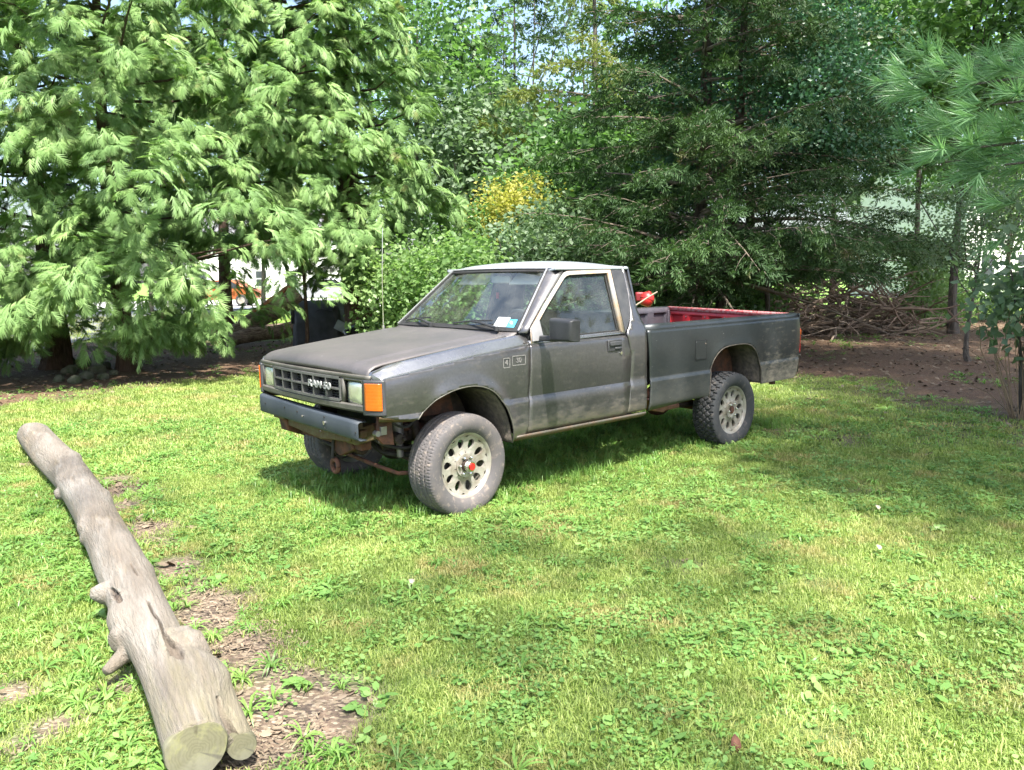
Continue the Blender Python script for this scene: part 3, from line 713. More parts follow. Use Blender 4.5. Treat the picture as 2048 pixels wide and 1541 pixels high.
for a in (.4, PI - .4, 1.5 * PI): sw.tube([cc, cc + (uu * math.cos(a) + ww * math.sin(a)) * .185], .013, 6)
sw.tube([cc, cc - ax * .35], .03, 8); sw.build('steering_wheel', M['seat'], truck)
for yy in (-.30, .33):
    MB().box((1.965, yy, 1.480), (.012, .36, .13), Matrix.Rotation(-.85, 3, 'Y')).build('sun_visor', M['visor'], truck, bevel=.005)
MB().box((1.975, .02, 1.475), (.03, .22, .058)).build('rear_view_mirror', M['visor'], truck, bevel=.01)
MB().box((1.90, -.12, 1.35), (.01, .03, .05)).build('hanging_ornament', M['reddisc'], truck, bevel=.004)
# wipers, antenna
for (y0, y1) in ((.55, .06), (-.18, -.62)):
    a = Vector(ws(y0 / .72, .02)) + Vector((.035, 0, .012)); e = Vector(ws((y0 * .35 + y1 * .65) / .72, .085)) + Vector((.022, 0, .018)); b_ = Vector(ws(y1 / .72, .06)) + Vector((.012, 0, .012)); c_ = Vector(ws((y0 - .02) / .72, .10)) + Vector((.012, 0, .010))
    w = MB(); w.tube([a, (a + e) / 2 + Vector((.01, 0, .012)), e], [.011, .008, .006], 6); w.cyl(a - Vector((0, 0, .02)), a + Vector((0, 0, .012)), .018, 10)
    d2 = Vector(ws(y1 / .72, .05)) + Vector((.014, 0, .014)); d1 = Vector(ws((y0 - .10) / .72, .12)) + Vector((.014, 0, .014))
    w.tube([d1, (d1 + d2) / 2 + Vector((.006, 0, .008)), d2], .006, 5)
    w.build('wiper', M['black'], truck)
MB().cyl((2.555, -.765, 1.09), (2.555, -.765, 1.125), .014, 10).tube([(2.555, -.765, 1.12), (2.55, -.765, 1.5), (2.53, -.765, 1.885)], [.0045, .0035, .0026], 6).cyl((2.53, -.765, 1.882), (2.53, -.765, 1.892), .005, 8).build('antenna', M['chrome'], truck)
# ---- hood
rows = []
for i, x in enumerate(np.concatenate([np.linspace(2.53, 3.5, 14), [3.545, 3.575, 3.590, 3.597, 3.598]])):
    row = []
    for y in (-.708, -.685, -.62, -.56, -.545, -.53, -.45, -.3, -.15, 0, .15, .3, .45, .53, .545, .56, .62, .685, .708):
        q = abs(y) / .708; bow = .035 * (1 - q ** 2.2) * ss(3.0, 3.6, x) + (.0 if x > 2.6 else .02 * (1 - q * q))
        z = interp(x, [2.5, 2.9, 3.3, 3.55, 3.6], [1.112, 1.071, 1.026, .994, .985]) + .020 * (1 - q * q)
        if abs(y) <= .545: z += .005
        k = {3.545: .004, 3.575: .014, 3.590: .027, 3.597: .045, 3.598: .062}.get(round(float(x), 3), 0)
        row.append((x + bow + (.0 if k else 0), y, z - k - (.006 if q == 1 else 0)))
    rows.append(row)
MB().loft(rows).build('hood', M['hood'], truck, 24, solid=.012)
# ---- nose: header, lamp buckets, grille
def xn(y): return 3.606 + .038 * (1 - (abs(y) / .73) ** 2.2)
no = MB(); rows = []
ysn = np.linspace(-.735, .735, 31)
rows = [[(xn(y) + dx, y, z) for y in ysn] for dx, z in ((-.03, .945), (.0, .935), (.006, .915))]
no.loft(rows)                                     # upper header
rows = [[(xn(y) + dx, y, z) for y in ysn] for dx, z in ((.004, .765), (.012, .755), (.010, .728), (-.012, .712), (-.06, .705))]
no.loft(rows)                                     # lower apron
for s in (1, -1):
    no.loft([[(xn(s * y) + .004, s * y, z) for z in (.915, .765)] for y in (.455, .470, .485)])
    no.loft([[(xn(s * y) + .004, s * y, z) for z in (.915, .765)] for y in (.668, .68, .695)])
    no.loft([[(xn(s * y) + .005, s * y, .915) for y in np.linspace(.485, .68, 6)], [(xn(s * y) + .003, s * y, .900) for y in np.linspace(.485, .68, 6)]])
no.build('nose_panel', M['nose'], truck, 40, solid=.02)
for s in (1, -1):
    # headlamp : rounded box lens, bucket behind
    L = MB(); rows = []
    for k, dx in ((1, -.012), (.98, -.003), (.90, .004), (.6, .010), (.2, .012)):
        pts = []
        for a in np.linspace(0, 2 * PI, 28, endpoint=False):
            cx_, cz_ = math.cos(a), math.sin(a); e = .35
            px = math.copysign(abs(cx_) ** e, cx_); pz = math.copysign(abs(cz_) ** e, cz_)
            y = s * (.578 + px * .086 * k); pts.append((xn(.578) + dx - .010, y, .826 + pz * .072 * k - (.010 * px * 1) * k * .0))
        rows.append(pts)
    L.loft(rows, True); L.f.append(tuple(range(28 * 4, 28 * 5))); L.mi.append(0)
    hl = L.build('headlight', M['headlamp'], truck, 60)
    MB().box((xn(.578) - .035, s * .578, .828), (.03, .20, .155)).build('lamp_bucket', M['trim'], truck)
    # marker lamp wrapping the corner
    mk = MB(); rows = []
    for (x, y) in ((3.626, .690), (3.624, .712), (3.610, .752), (3.588, .788), (3.562, .812), (3.548, .818)):
        rows.append([(x, s * y, z) for z in (.708, .716, .905, .915)])
    o = MB().loft(rows).build('marker_bezel', M['trim'], truck, 50, solid=.03)
    rows = [[(x + .004, s * (y + .003), z) for z in (.738, .743, .892, .897)] for (x, y) in ((3.626, .712), (3.620, .730), (3.607, .757), (3.586, .789), (3.566, .808))]
    MB().loft(rows).build('marker_light', M['amber'], o, 60, solid=.006)
# grille: frame, six by two egg-crate with recessed slats
gr = MB(); y0, y1, z0, z1 = -.448, .448, .772, .908
def gx(y): return xn(y) + .018 - .008 * (abs(y) / .45) ** 2
def bar(a, b, w, d, dx=0):
    n = 8
    rows = []
    for i in range(n + 1):
        y = a[0] + (b[0] - a[0]) * i / n; z = a[1] + (b[1] - a[1]) * i / n; x = gx(y) + dx
        if abs(a[1] - b[1]) < 1e-6: rows.append([(x, y, z - w / 2), (x, y, z + w / 2), (x - d, y, z + w / 2), (x - d, y, z - w / 2)])
        else: rows.append([(x, y - w / 2, z), (x, y + w / 2, z), (x - d, y + w / 2, z), (x - d, y - w / 2, z)])
    gr.loft(rows, True)
for z in (z0, z1): bar((y0, z), (y1, z), .015, .045)
bar((y0, .840), (y1, .840), .011, .04)
for y in (y0, y1): bar((y, z0), (y, z1), .014, .045)
for k in range(1, 6): bar((y0 + (y1 - y0) * k / 6, z0), (y0 + (y1 - y0) * k / 6, z1), .012, .04)
gr.build('grille', M['grille'], truck, 30)
gs = MB(); gr2 = gr; gr = gs
for z in np.linspace(.792, .89, 7): bar((y0, z), (y1, z), .004, .02, -.036)
for y in np.linspace(y0, y1, 19): bar((y, z0), (y, z1), .004, .01, -.045)
gs.build('grille_mesh', M['black'], truck, 0, kind='stuff')
MB().box((3.575, 0, .84), (.01, .96, .19)).build('radiator_panel', M['dark'], truck)
def text(name, body, size, mat, loc, rot, parent, depth=.003, sx=1.):
    cu = bpy.data.curves.new(name, 'FONT'); cu.body = body; cu.size = size; cu.extrude = depth; cu.align_x = 'CENTER'; cu.align_y = 'CENTER'; cu.offset = .0012
    tmp = bpy.data.objects.new(name + '_tmp', cu); COL.objects.link(tmp)
    bpy.context.view_layer.update(); dg = bpy.context.evaluated_depsgraph_get()
    me = bpy.data.meshes.new_from_object(tmp.evaluated_get(dg)); bpy.data.objects.remove(tmp)
    o = link(name, me, mat, parent); o.location = loc; o.rotation_euler = rot; o.scale = (sx, 1, 1); return o
text('emblem', 'RAM 50', .060, simple('silver_letters', (.36, .37, .37), (.26, .27, .27), 20, .45, .3), (gx(.20) + .004, .235, .850), (PI / 2, 0, PI / 2), truck, .004, 1.45)
# worn badges on the fender behind the wheel
bd = simple('worn_badge', (.11, .11, .107), (.19, .185, .18), 90, .6)
ol = fen[0]
for xb, w in ((2.632, .055), (2.525, .115)):
    B = MB(); yb = .824; zb_ = .945 + (2.6 - xb) * .08
    for dz in (-.03, .03): B.box((xb, yb, zb_ + dz), (w, .004, .006))
    for dx in (-w / 2, w / 2): B.box((xb + dx, yb, zb_), (.006, .004, .06))
    B.build('badge_frame', bd, ol)
for xb, t_ in ((2.632, '4'), (2.525, '50')): text('badge_lettering', t_, .045, bd, (xb, .8245, .945 + (2.6 - xb) * .08), (PI / 2, 0, PI), ol, .002)
# ---- front bumper: open steel channel
bp = MB(); rows = []
for y in np.concatenate([[-.728, -.715, -.69, -.66], np.linspace(-.55, .655, 14)]):
    t = (y + .66) / 1.32; zt = .700 - .038 * t; zb2 = .572 - .026 * t
    curl = .05 * ss(-.66, -.73, y) ** 1.5; x = 3.660 - curl - .012 * t
    rows.append([(x - .060 + curl, y, zt - .002), (x - .018, y, zt), (x - .005, y, zt - .005), (x, y, zt - .016), (x, y, zb2 + .018), (x - .005, y, zb2 + .006), (x - .018, y, zb2), (x - .06, y, zb2)])
bo = bp.loft(rows).build('front_bumper', M['bumper'], truck, 50, solid=.005)
for (y, z, r, mt) in ((-.575, .645, .006, 'dark'), (-.28, .648, .007, 'dark'), (-.10, .640, .007, 'dark'), (-.02, .622, .006, 'chrome'), (.26, .648, .007, 'dark'), (.262, .612, .013, 'chrome'), (.262, .577, .006, 'dark'), (.63, .60, .006, 'dark'), (.20, .55, .007, 'dark')):
    t = (y + .66) / 1.32; x = 3.660 - .012 * t
    MB().cyl((x - .002, y, z), (x + .003 if mt == 'dark' else x + .008, y, z), r, 12).build('bolt' if mt == 'chrome' else 'bolt_hole', M[mt], bo)
# ---- cargo bed
bt = 1.071
bo_ = [(1.172, .447), (1.160, .70), (1.200, bt), (-1.035, bt + .004), (-1.062, 1.04), (-1.078, .715), (-1.066, .70), (-1.0, .538), (-.95, .505)] + AR[::-1] + [(.41, .485)]
bedp = panel('bed_side', bo_, M['bed'], lambda x, z: ysurf(x, z, 1.12) - .012 * ss(-.98, -1.08, x), tuple(np.arange(.47, 1.06, .02)) + (.672, .70), tuple(np.arange(-1.04, 1.16, .03)))
for s, bd_ in ((1, bedp[0]), (-1, bedp[1])):
    rows = []
    for x in np.linspace(1.203, -1.055, 12):
        e = .01 * ss(-1.0, -1.06, x)
        q_ = .034 if s < 0 else 0
        rows.append([(x, s * (.813 - e), bt - .004), (x, s * (.790 - e), 1.104 + q_), (x, s * (.782 - e), 1.112 + q_), (x, s * .770, 1.114 + q_), (x, s * .722, 1.113 + q_), (x, s * .716, 1.106 + q_), (x, s * .716, 1.075)])
    MB().loft(rows).build('bed_rail', M['bed'], bd_, 30, solid=.006)
    # rear corner post
    MB().loft([[(-1.056, s * .812, z), (-1.075, s * .800, z), (-1.083, s * .775, z), (-1.083, s * .74, z)] for z in (.55, .70, .90, 1.05, 1.095, 1.106)]).build('corner_post', M['bed'], truck, 50, solid=.01)
    tl = MB().loft([[(-1.078 - o_, s * .812, z), (-1.098, s * .795, z), (-1.10, s * .76, z)] for z, o_ in ((.735, 0), (.745, .004), (.85, .004), (.955, .004), (.965, 0))]).build('tail_light', M['redlens'], truck, 50, solid=.01)
    MB().box((-1.085, s * .803, .93), (.016, .02, .05)).build('turn_lens', M['amber'], tl, bevel=.004)
    # rear bumper end cap band
    MB().loft([[(-1.065, s * .826, z), (-1.093, s * .81, z), (-1.10, s * .74, z)] for z in (.70, .712, .72)]).build('corner_cap', M['bed'], truck, 40, solid=.012)
for s in (1, -1):
    MB().tube([(p[0], s * (ysurf(p[0], p[1], 1.12) - .003), p[1]) for p in AR], .006, 6).build('arch_lip', M['mud'], bedp[0] if s > 0 else bedp[1], 80)
# fuel door
MB().prism([(.595, .812), (.595, .94), (.583, .952), (.463, .952), (.451, .94), (.451, .812), (.463, .800), (.583, .800)], 'y', .823, .829).build('fuel_door', M['bed'], bedp[0], bevel=.002)
g_ = MB()
for a, b_ in (((.600, .797), (.600, .955)), ((.446, .797), (.446, .955)), ((.446, .955), (.600, .955)), ((.446, .797), (.600, .797))):
    g_.tube([(a[0], .826, a[1]), (b_[0], .826, b_[1])], .0022, 4)
g_.build('fuel_door_gap', M['rubberseal'], bedp[0])
MB().cyl((.468, .829, .925), (.468, .832, .925), .006, 8).build('fuel_door_lock', M['chrome'], bedp[0])
for s in (1, -1): MB().box((1.192, s * .785, .77), (.03, .02, .60)).build('gap_shade_plate', M['dark'], truck)  # dark plates added to stand in for shade between cab and bed
# inside walls with pressed ribs, floor, front wall, tailgate
def rib_wall(pts_fn, L, zlo, zhi, n, name, mat, parent, depth=.022):
    """pressed wall: u along 0..L; recessed fields between ribs"""
    b = MB()
    us_ = []; 
    for k in range(n):
        a = L * k / n; w = L / n
        us_ += [(a, 0), (a + w * .16, 0), (a + w * .22, 1), (a + w * .78, 1), (a + w * .84, 0)]
    us_.append((L, 0))
    zs = [(zlo, 0), (zlo + .05, 0), (zlo + .07, 1), (zhi - .07, 1), (zhi - .05, 0), (zhi, 0)]
    rows = [[pts_fn(u, z, depth * fu * fz) for z, fz in zs] for u, fu in us_]
    b.loft(rows); return b.build(name, mat, parent, 30, solid=.006)
bin_ = simple('scuffed_bed_liner_grey', (.055, .055, .068), (.085, .07, .085), 6, .55, .2, .2, 60)
rib_wall(lambda u, z, d: (-1.04 + u, -.716 - d, z), 2.22, .895, 1.14, 7, 'bed_inner_wall', bin_, truck)
rib_wall(lambda u, z, d: (-1.04 + u, .716 + d, z), 2.22, .895, 1.105, 7, 'bed_inner_wall', bin_, truck)
rib_wall(lambda u, z, d: (1.185 + d * .5, -.72 + u, z), 1.44, .66, 1.09, 5, 'bed_front_wall', bin_, truck)
for s in (1, -1):
    MB().box((.83, s * .722, .775), (.70, .012, .24)).box((-.73, s * .722, .775), (.60, .012, .24)).box((0, s * .45, .775), (.95, .012, .24)).box((0, s * .585, .892), (.95, .27, .008)).build('wheel_tub', bin_, truck)
MB().box((1.19, 0, 1.098), (.035, 1.50, .03)).build('bed_front_rail', bin_, truck, bevel=.006)
fl_ = MB(); 
for k in range(14): fl_.box((.07, -.41 + k * .063, .655), (2.2, .036, .018))
fl_.box((.07, 0, .64), (2.22, .88, .02)); fl_.build('bed_floor', bin_, truck)
tg = rib_wall(lambda u, z, d: (-1.045 - d, -.735 + u, z + .038 * (1 - u / 1.47)), 1.47, .66, 1.085, 6, 'tailgate', M['red'], truck, .03)
b = MB(); b.loft([[(-1.030, y, 1.070 + q_), (-1.030, y, 1.100 + q_), (-1.036, y, 1.110 + q_), (-1.078, y, 1.110 + q_), (-1.085, y, 1.10 + q_), (-1.085, y, .60)] for y, q_ in ((-.735, .038), (0, .019), (.735, 0))])
b.build('tailgate_shell', simple('scraped_red_paint', (.40, .02, .03), (.48, .30, .28), 40, .45), tg, 30, solid=.008)
for k in range(7):
    MB().cyl((-1.038, -.735 + 1.47 * k / 6 * .98 + .012, 1.045), (-1.028, -.735 + 1.47 * k / 6 * .98 + .012, 1.045), .008, 8).build('bolt', M['chrome'], tg)
MB().box((-1.03, -.712, .9), (.05, .03, .42)).build('tailgate_latch', bin_, truck, bevel=.005)
b = MB(); b.box((-1.12, 0, .56), (.07, 1.2, .10)); b.build('rear_bumper', M['dark'], truck, bevel=.01)
MB().box((-.72, .74, .475), (.05, .04, .03)).build('reflector', M['rust'], truck, bevel=.004)
# ---- wheels
def tyre_mesh(name, kind):
    R, W, ri = .333, .228, .212
    na, prof = 576, []
    # profile: (y across, radius, tread?)
    prof = [(-.085, ri - .004), (-.100, ri + .006), (-.112, ri + .030), (-.118, .27), (-.114, .300), (-.107, .316)]
    tread = [(y, R - .010 * (abs(y) / .1) ** 3) for y in np.linspace(-.102, .102, 35)]
    prof2 = prof + tread + [(-y, r) for y, r in prof[::-1]]
    y = np.array([p[0] for p in prof2]); r = np.array([p[1] for p in prof2]); npf = len(prof2)
    th = np.linspace(0, 2 * PI, na, endpoint=False)
    TH, Yg = np.meshgrid(th, y, indexing='ij'); Rg = np.tile(r, (na, 1)).copy()
    idx = np.arange(npf); istr = (idx >= len(prof)) & (idx < len(prof) + len(tread))
    if kind == 'rib':
        zig = .0022 * np.sign(np.sin(TH * 72)); g_ = np.zeros_like(Rg)
        for c in (-.062, -.022, .022, .062): g_ = np.maximum(g_, (np.abs(Yg + zig - c) < .0055) * 1.)
        sh = (np.abs(Yg) > .086) & (np.sin(TH * 96) > .5); g_ = np.maximum(g_, sh * .45)
        sipe = (np.abs(Yg) < .083) & (np.sin(TH * 108 + Yg * 60) > .8); g_ = np.maximum(g_, sipe * .22)
        Rg -= .008 * g_ * istr
        Rg[:, len(prof) - 1] -= .0025 * (np.sin(th * 96) > .5)
    else:
        z = .010 * np.sin(TH * 36); g_ = np.zeros_like(Rg)
        for i, c in enumerate((-.070, -.035, 0, .035, .070)):
            g_ = np.maximum(g_, (np.abs(Yg + z * (1 if i % 2 else -1) - c) < .0062) * 1.)
        row = np.floor((Yg + .105) / .035).astype(int)
        g_ = np.maximum(g_, (np.sin(TH * 36 + row * 2.1) > .74) * 1.)
        Rg -= .012 * g_ * istr
        Rg[:, len(prof) - 1] -= .008 * (np.sin(th * 36 + 1) > .5); Rg[:, len(prof) - 2] -= .003 * (np.sin(th * 36 + 1) > .5)
    # flattened contact patch
    V = np.stack([Rg * np.cos(TH), np.broadcast_to(Yg, Rg.shape), Rg * np.sin(TH)], -1)
    V[..., 2] = np.maximum(V[..., 2], -.318)
    V = V.reshape(-1, 3); i = np.arange(na)[:, None]; k = np.arange(npf - 1)[None]
    a = i * npf + k; b = ((i + 1) % na) * npf + k
    F = np.stack([a, b, b + 1, a + 1], -1).reshape(-1, 4)
    me = npmesh(name, V, F[:, ::-1]); finish(me, 35); return me
def rim_mesh():
    """ten-hole alloy disc; outer face towards +y"""
    def yd(r): return interp(r, [0, .055, .078, .095, .17, .188, .196, .206, .212], [.072, .072, .070, .058, .066, .070, .078, .086, .088])
    b = MB(); n = 24; ri, ro = .074, .190
    for k in range(10):
        t0 = 2 * PI * (k + .5) / 10; half = PI / 10
        hole = []; outer = []
        for j in range(n):
            a = 2 * PI * j / n
            hr = .139 + .034 * math.cos(a); wd = .0235 * (1 + .30 * math.cos(a)); ht = math.sin(a) * wd / hr
            hole.append((hr, ht))
        for j in range(n):
            a = 2 * PI * j / n; dx, dt = math.cos(a), math.sin(a)
            k1 = ((ro - .137) if dx > 0 else (.137 - ri)) / max(1e-6, abs(dx)); k2 = (half * .137) / max(1e-6, abs(dt)); kk = min(k1, k2)
            outer.append((.137 + dx * kk, dt * kk / .137))
        P = lambda rt, dy=0.: (rt[0] * math.cos(t0 + rt[1]), yd(rt[0]) + dy, rt[0] * math.sin(t0 + rt[1]))
        mid = [(h[0] * .72 + o[0] * .28, h[1] * .72 + o[1] * .28) for h, o in zip(hole, outer)]
        hb = [((h[0] - .139) * .97 + .139, h[1] * .97) for h in hole]
        b.loft([[P(o) for o in outer], [P(q) for q in mid], [P(h) for h in hole], [P(h, -.006) for h in hb], [P(h, -.016) for h in hb]], True)
    rows = []
    for r_, y_ in ((.190, yd(.19)), (.196, yd(.196) + .001), (.206, .088), (.212, .090), (.2135, .084), (.207, .075), (.200, .02), (.198, -.06), (.21, -.09)):
        rows.append([(r_ * math.cos(a), y_, r_ * math.sin(a)) for a in np.linspace(0, 2 * PI, 80, endpoint=False)])
    b.loft(rows, True)
    return b.mesh('rim', 40, True, True)
TM = {'rib': tyre_mesh('ribbed_tyre', 'rib'), 'block': tyre_mesh('block_tyre', 'block')}
TM['rib'].materials.append(M['tyre']); TM['block'].materials.append(M['tyre2'])
RIM = rim_mesh(); RIM.materials.append(M['alloy'])
hubd = MB(); hubd.cyl((0, .055, 0), (0, .078, 0), .076, 32); HUBD = hubd.mesh('hub_disc'); HUBD.materials.append(M['alloy'])
nut = MB(); nut.cyl((0, 0, 0), (0, .020, 0), .0105, 6).sphere((0, .020, 0), .0085, 8); NUT = nut.mesh('lug_nut', 40); NUT.materials.append(M['chrome'])
br = MB().cyl((0, -.06, 0), (0, .02, 0), .135, 32).cyl((0, .02, 0), (0, .03, 0), .08, 24); BRK = br.mesh('brake_disc'); BRK.materials.append(M['dark'])
def wheel(x, y, side, kind, spin, front, steer=0.):
    w = bpy.data.objects.new('wheel', None); COL.objects.link(w); w.parent = truck; w.location = (x, y, .310); w.rotation_euler = (0, spin, (PI if side < 0 else 0) + steer)
    for nm, me in (('tyre', TM[kind]), ('rim', RIM), ('hub_disc', HUBD), ('brake_disc', BRK)):
        o = bpy.data.objects.new(nm, me); COL.objects.link(o); o.parent = w
    for k in range(6):
        a = 2 * PI * k / 6 + .3; o = bpy.data.objects.new('lug_nut', NUT); COL.objects.link(o); o.parent = w; o.location = (.058 * math.cos(a), .074, .058 * math.sin(a))
    if front:
        MB().cyl((0, .07, 0), (0, .098, 0), .041, 24, .038).build('hub_housing', M['rust2'], w)
        MB().cyl((0, .098, 0), (0, .135, 0), .034, 28, .033).cyl((0, .105, 0), (0, .112, 0), .037, 28).build('hub_cap', M['chrome'], w, bevel=.002)
        MB().cyl((0, .1352, 0), (0, .141, 0), .024, 24).build('hub_dial', M['reddisc'], w, bevel=.001)
    else:
        MB().cyl((0, .076, 0), (0, .081, 0), .036, 20).cyl((0, .076, 0), (0, .088, 0), .026, 20).build('hub_housing', M['rust'], w)
    if kind == 'rib':
        pass
    return w
YW = .795 - .09
wheel(2.952, YW - .005, 1, 'rib', .2, True, .06); wheel(2.952, -YW, -1, 'rib', .9, True, .06)
wheel(0, YW, 1, 'block', .4, False); wheel(0, -YW, -1, 'block', 1.3, False)
# ---- wheel housings
for s in (1, -1):
    def liner(A, y0_, y1_, mat, name, grow=.012):
        cx_ = sum(a[0] for a in A) / len(A); rows = []
        for yy in (y0_, (y0_ + y1_) / 2, y1_): rows.append([(cx_ + (a[0] - cx_) * 1.01, s * yy, a[1] + .006) for a in A])
        MB().loft(rows).build(name, mat, truck, 50, solid=.012, offset=1)
    liner(AF[:26], .36, .80, M['dark'], 'wheel_housing'); liner(AF[25:], .36, .812, M['mud'], 'wheel_housing')
    liner(AR[:24], .40, .80, M['dark'], 'wheel_housing'); liner(AR[23:], .45, .812, M['mud'], 'wheel_housing')
    MB().box((2.95, s * .36, .68), (.8, .02, .36)).build('inner_fender', M['rust2'], truck)
    MB().prism([(2.80, .60), (2.86, .83), (3.06, .83), (3.10, .60)], 'y', s * .37, s * .47).cyl((2.93, s * .47, .77), (2.93, s * .475, .77), .022, 14).build('shock_tower', M['rust'], truck, bevel=.01)
# ---- chassis and suspension
ch = MB()
for s in (1, -1): ch.tube([(3.56, s * .37, .545), (3.2, s * .37, .53), (2.6, s * .40, .43), (1.0, s * .42, .43), (.5, s * .42, .52), (-.3, s * .42, .56), (-1.0, s * .42, .53)], .048, 4)
for x in (3.45, 2.5, 1.6, .75, -.9): ch.box((x, 0, .46 if x > .5 else .52), (.07, .82, .06))
ch.build('chassis_frame', M['rust'], truck, 20)
b = MB(); b.box((3.58, .44, .60), (.10, .16, .10)); b.box((3.55, .53, .565), (.05, .06, .05)); b.box((3.58, -.44, .60), (.10, .16, .10)); b.build('bumper_bracket', M['rustg'], truck, bevel=.006)
MB().prism([(3.52, .72), (3.44, .72), (3.42, .50), (3.50, .515), (3.54, .56)], 'y', .665, .69).build('bumper_bracket', M['rust'], truck, bevel=.004)
MB().cyl((3.535, .66, .585), (3.535, .70, .585), .018, 12).box((3.50, .69, .60), (.04, .03, .05)).build('bracket_bolt', simple('bare_metal', (.3, .3, .3), (.22, .2, .18), 10, .4, .6), truck)
b = MB(); b.prism([(-.50, .56), (.46, .545), (.43, .50), (.20, .485), (.05, .47), (-.42, .50)], 'x', 3.50, 3.58); b.build('lower_crossmember', M['rustg'], truck, bevel=.008)
b = MB(); b.prism([(.06, .50), (.30, .49), (.34, .43), (.16, .36), (.08, .38)], 'x', 3.44, 3.50); b.build('steering_bracket', M['rust'], truck, bevel=.008)
b = MB(); b.tube([(3.51, .10, .475), (3.52, .10, .34)], .010, 8); b.cyl((3.51, .10, .47), (3.51, .10, .505), .017, 10); b.build('tie_bolt', M['dark'], truck)
b = MB(); b.tube([Vector((3.50, .095, .285)) + Vector((0, math.cos(a), math.sin(a))) * .042 for a in np.linspace(0, 2 * PI, 17)], .016, 8, False); b.build('tow_hook', M['rust'], truck)
b = MB(); b.tube([(3.22, -.40, .36), (3.30, -.25, .33), (3.36, 0, .33), (3.36, .35, .31), (3.31, .55, .28), (3.12, .64, .28)], .0135, 8); b.build('sway_bar', M['rust'], truck)
b = MB()
for s in (1, -1):
    b.tube([(3.05, s * .30, .33), (2.96, s * .60, .30)], [.05, .035], 6); b.tube([(2.80, s * .30, .33), (2.93, s * .60, .28)], [.04, .03], 6); b.tube([(3.02, s * .36, .60), (2.95, s * .58, .52)], [.04, .03], 6)
    b.tube([(2.95, s * .59, .26), (2.95, s * .60, .42), (2.95, s * .59, .54)], [.05, .065, .035], 8)
    b.tube([(3.10, s * .40, .66), (3.08, s * .50, .30)], .030, 10); b.tube([(3.18, s * .12, .36), (3.13, s * .58, .31)], .014, 8)
b.build('suspension_arms', M['rust2'], truck, 40)
b = MB(); b.tube([(3.24, .44, .64), (3.235, .455, .50)], .035, 12); b.tube([(3.235, .455, .52), (3.23, .46, .36)], .024, 10); b.cyl((3.235, .455, .50), (3.235, .455, .485), .042, 12); b.build('shock_absorber', simple('grey_shock', (.10, .09, .085), (.2, .19, .18), 12, .5, .5), truck)
b = MB(); b.sphere((2.95, -.05, .33), .14, 14, (.9, 1, .8)); b.tube([(2.95, -.6, .31), (2.95, .6, .31)], .035, 10); b.tube([(2.9, 0, .36), (1.9, 0, .42)], .03, 8); b.build('front_axle', M['rust2'], truck)
b = MB(); b.sphere((0, -.04, .31), .15, 14, (.9, 1, 1)); b.tube([(0, -.66, .31), (0, .66, .31)], .045, 12); b.tube([(.1, 0, .33), (1.4, 0, .42)], .035, 8); b.build('rear_axle', M['rust'], truck)
b = MB()
for s in (1, -1):
    b.tube([(.66, s * .50, .42), (.35, s * .50, .36), (0, s * .50, .345), (-.4, s * .50, .38), (-.72, s * .50, .47)], .022, 4); b.box((0, s * .50, .36), (.16, .08, .10))
b.build('leaf_spring', M['rust2'], truck)
b = MB(); b.prism([(.86, .47), (.62, .46), (.60, .38), (.66, .34), (.80, .37)], 'y', .47, .56); b.tube([(.68, .52, .365), (.42, .52, .37)], .024, 8); b.build('spring_hanger', simple('pink_brown_rust', (.26, .13, .09), (.17, .08, .055), 14, .8, 0, .4, 40), truck, bevel=.01)
b = MB(); b.box((2.9, 0, .55), (.75, .55, .30)); b.box((2.1, 0, .50), (.8, .30, .2)); b.tube([(2.5, -.25, .38), (1.2, -.3, .40), (.5, -.35, .42), (-.2, -.45, .60), (-.9, -.5, .45)], .028, 8); b.box((.95, -.2, .50), (.8, .5, .2)); b.build('engine_and_exhaust', M['dark'], truck, bevel=.03)
MB().box((0.05, 0, .625), (2.2, .84, .03)).build('bed_underside', M['dark'], truck)
MB().box((.0, .52, .72), (.95, .02, .24)).build('frame_side', M['rust'], truck)

b = MB(); b.prism([(3.60, .58), (3.42, .60), (3.36, .47), (3.46, .41), (3.58, .46)], 'y', -.52, -.40); b.build('frame_horn', M['rust'], truck, bevel=.008)
b = MB(); b.prism([(3.60, .58), (3.42, .60), (3.38, .50), (3.55, .48)], 'y', .34, .46); b.build('frame_horn', M['rustg'], truck, bevel=.008)
for pth, rr in (([(3.40, .30, .60), (3.38, .42, .48), (3.20, .50, .42), (3.05, .52, .50)], .012), ([(3.45, .55, .68), (3.30, .60, .58), (3.18, .58, .62), (3.05, .55, .72)], .008), ([(3.30, .15, .50), (3.28, .32, .38), (3.12, .48, .36)], .018), ([(3.50, -.30, .50), (3.40, -.2, .38), (3.35, .05, .36)], .014)):
    MB().tube(catmull(pth, 5), rr, 8).build('hose', M['dark'], truck)
for c_, r_o in (((3.22, .30, .42), .055), ((3.28, .52, .50), .035), ((3.12, .36, .50), .06), ((3.34, .16, .40), .05)):
    MB().cyl((c_[0], c_[1] - .05, c_[2]), (c_[0] + .02, c_[1] + .05, c_[2]), r_o, 12).cyl((c_[0], c_[1] + .05, c_[2]), (c_[0], c_[1] + .075, c_[2]), r_o * .4, 8).build('bushing', M['rust2'], truck, bevel=.006)
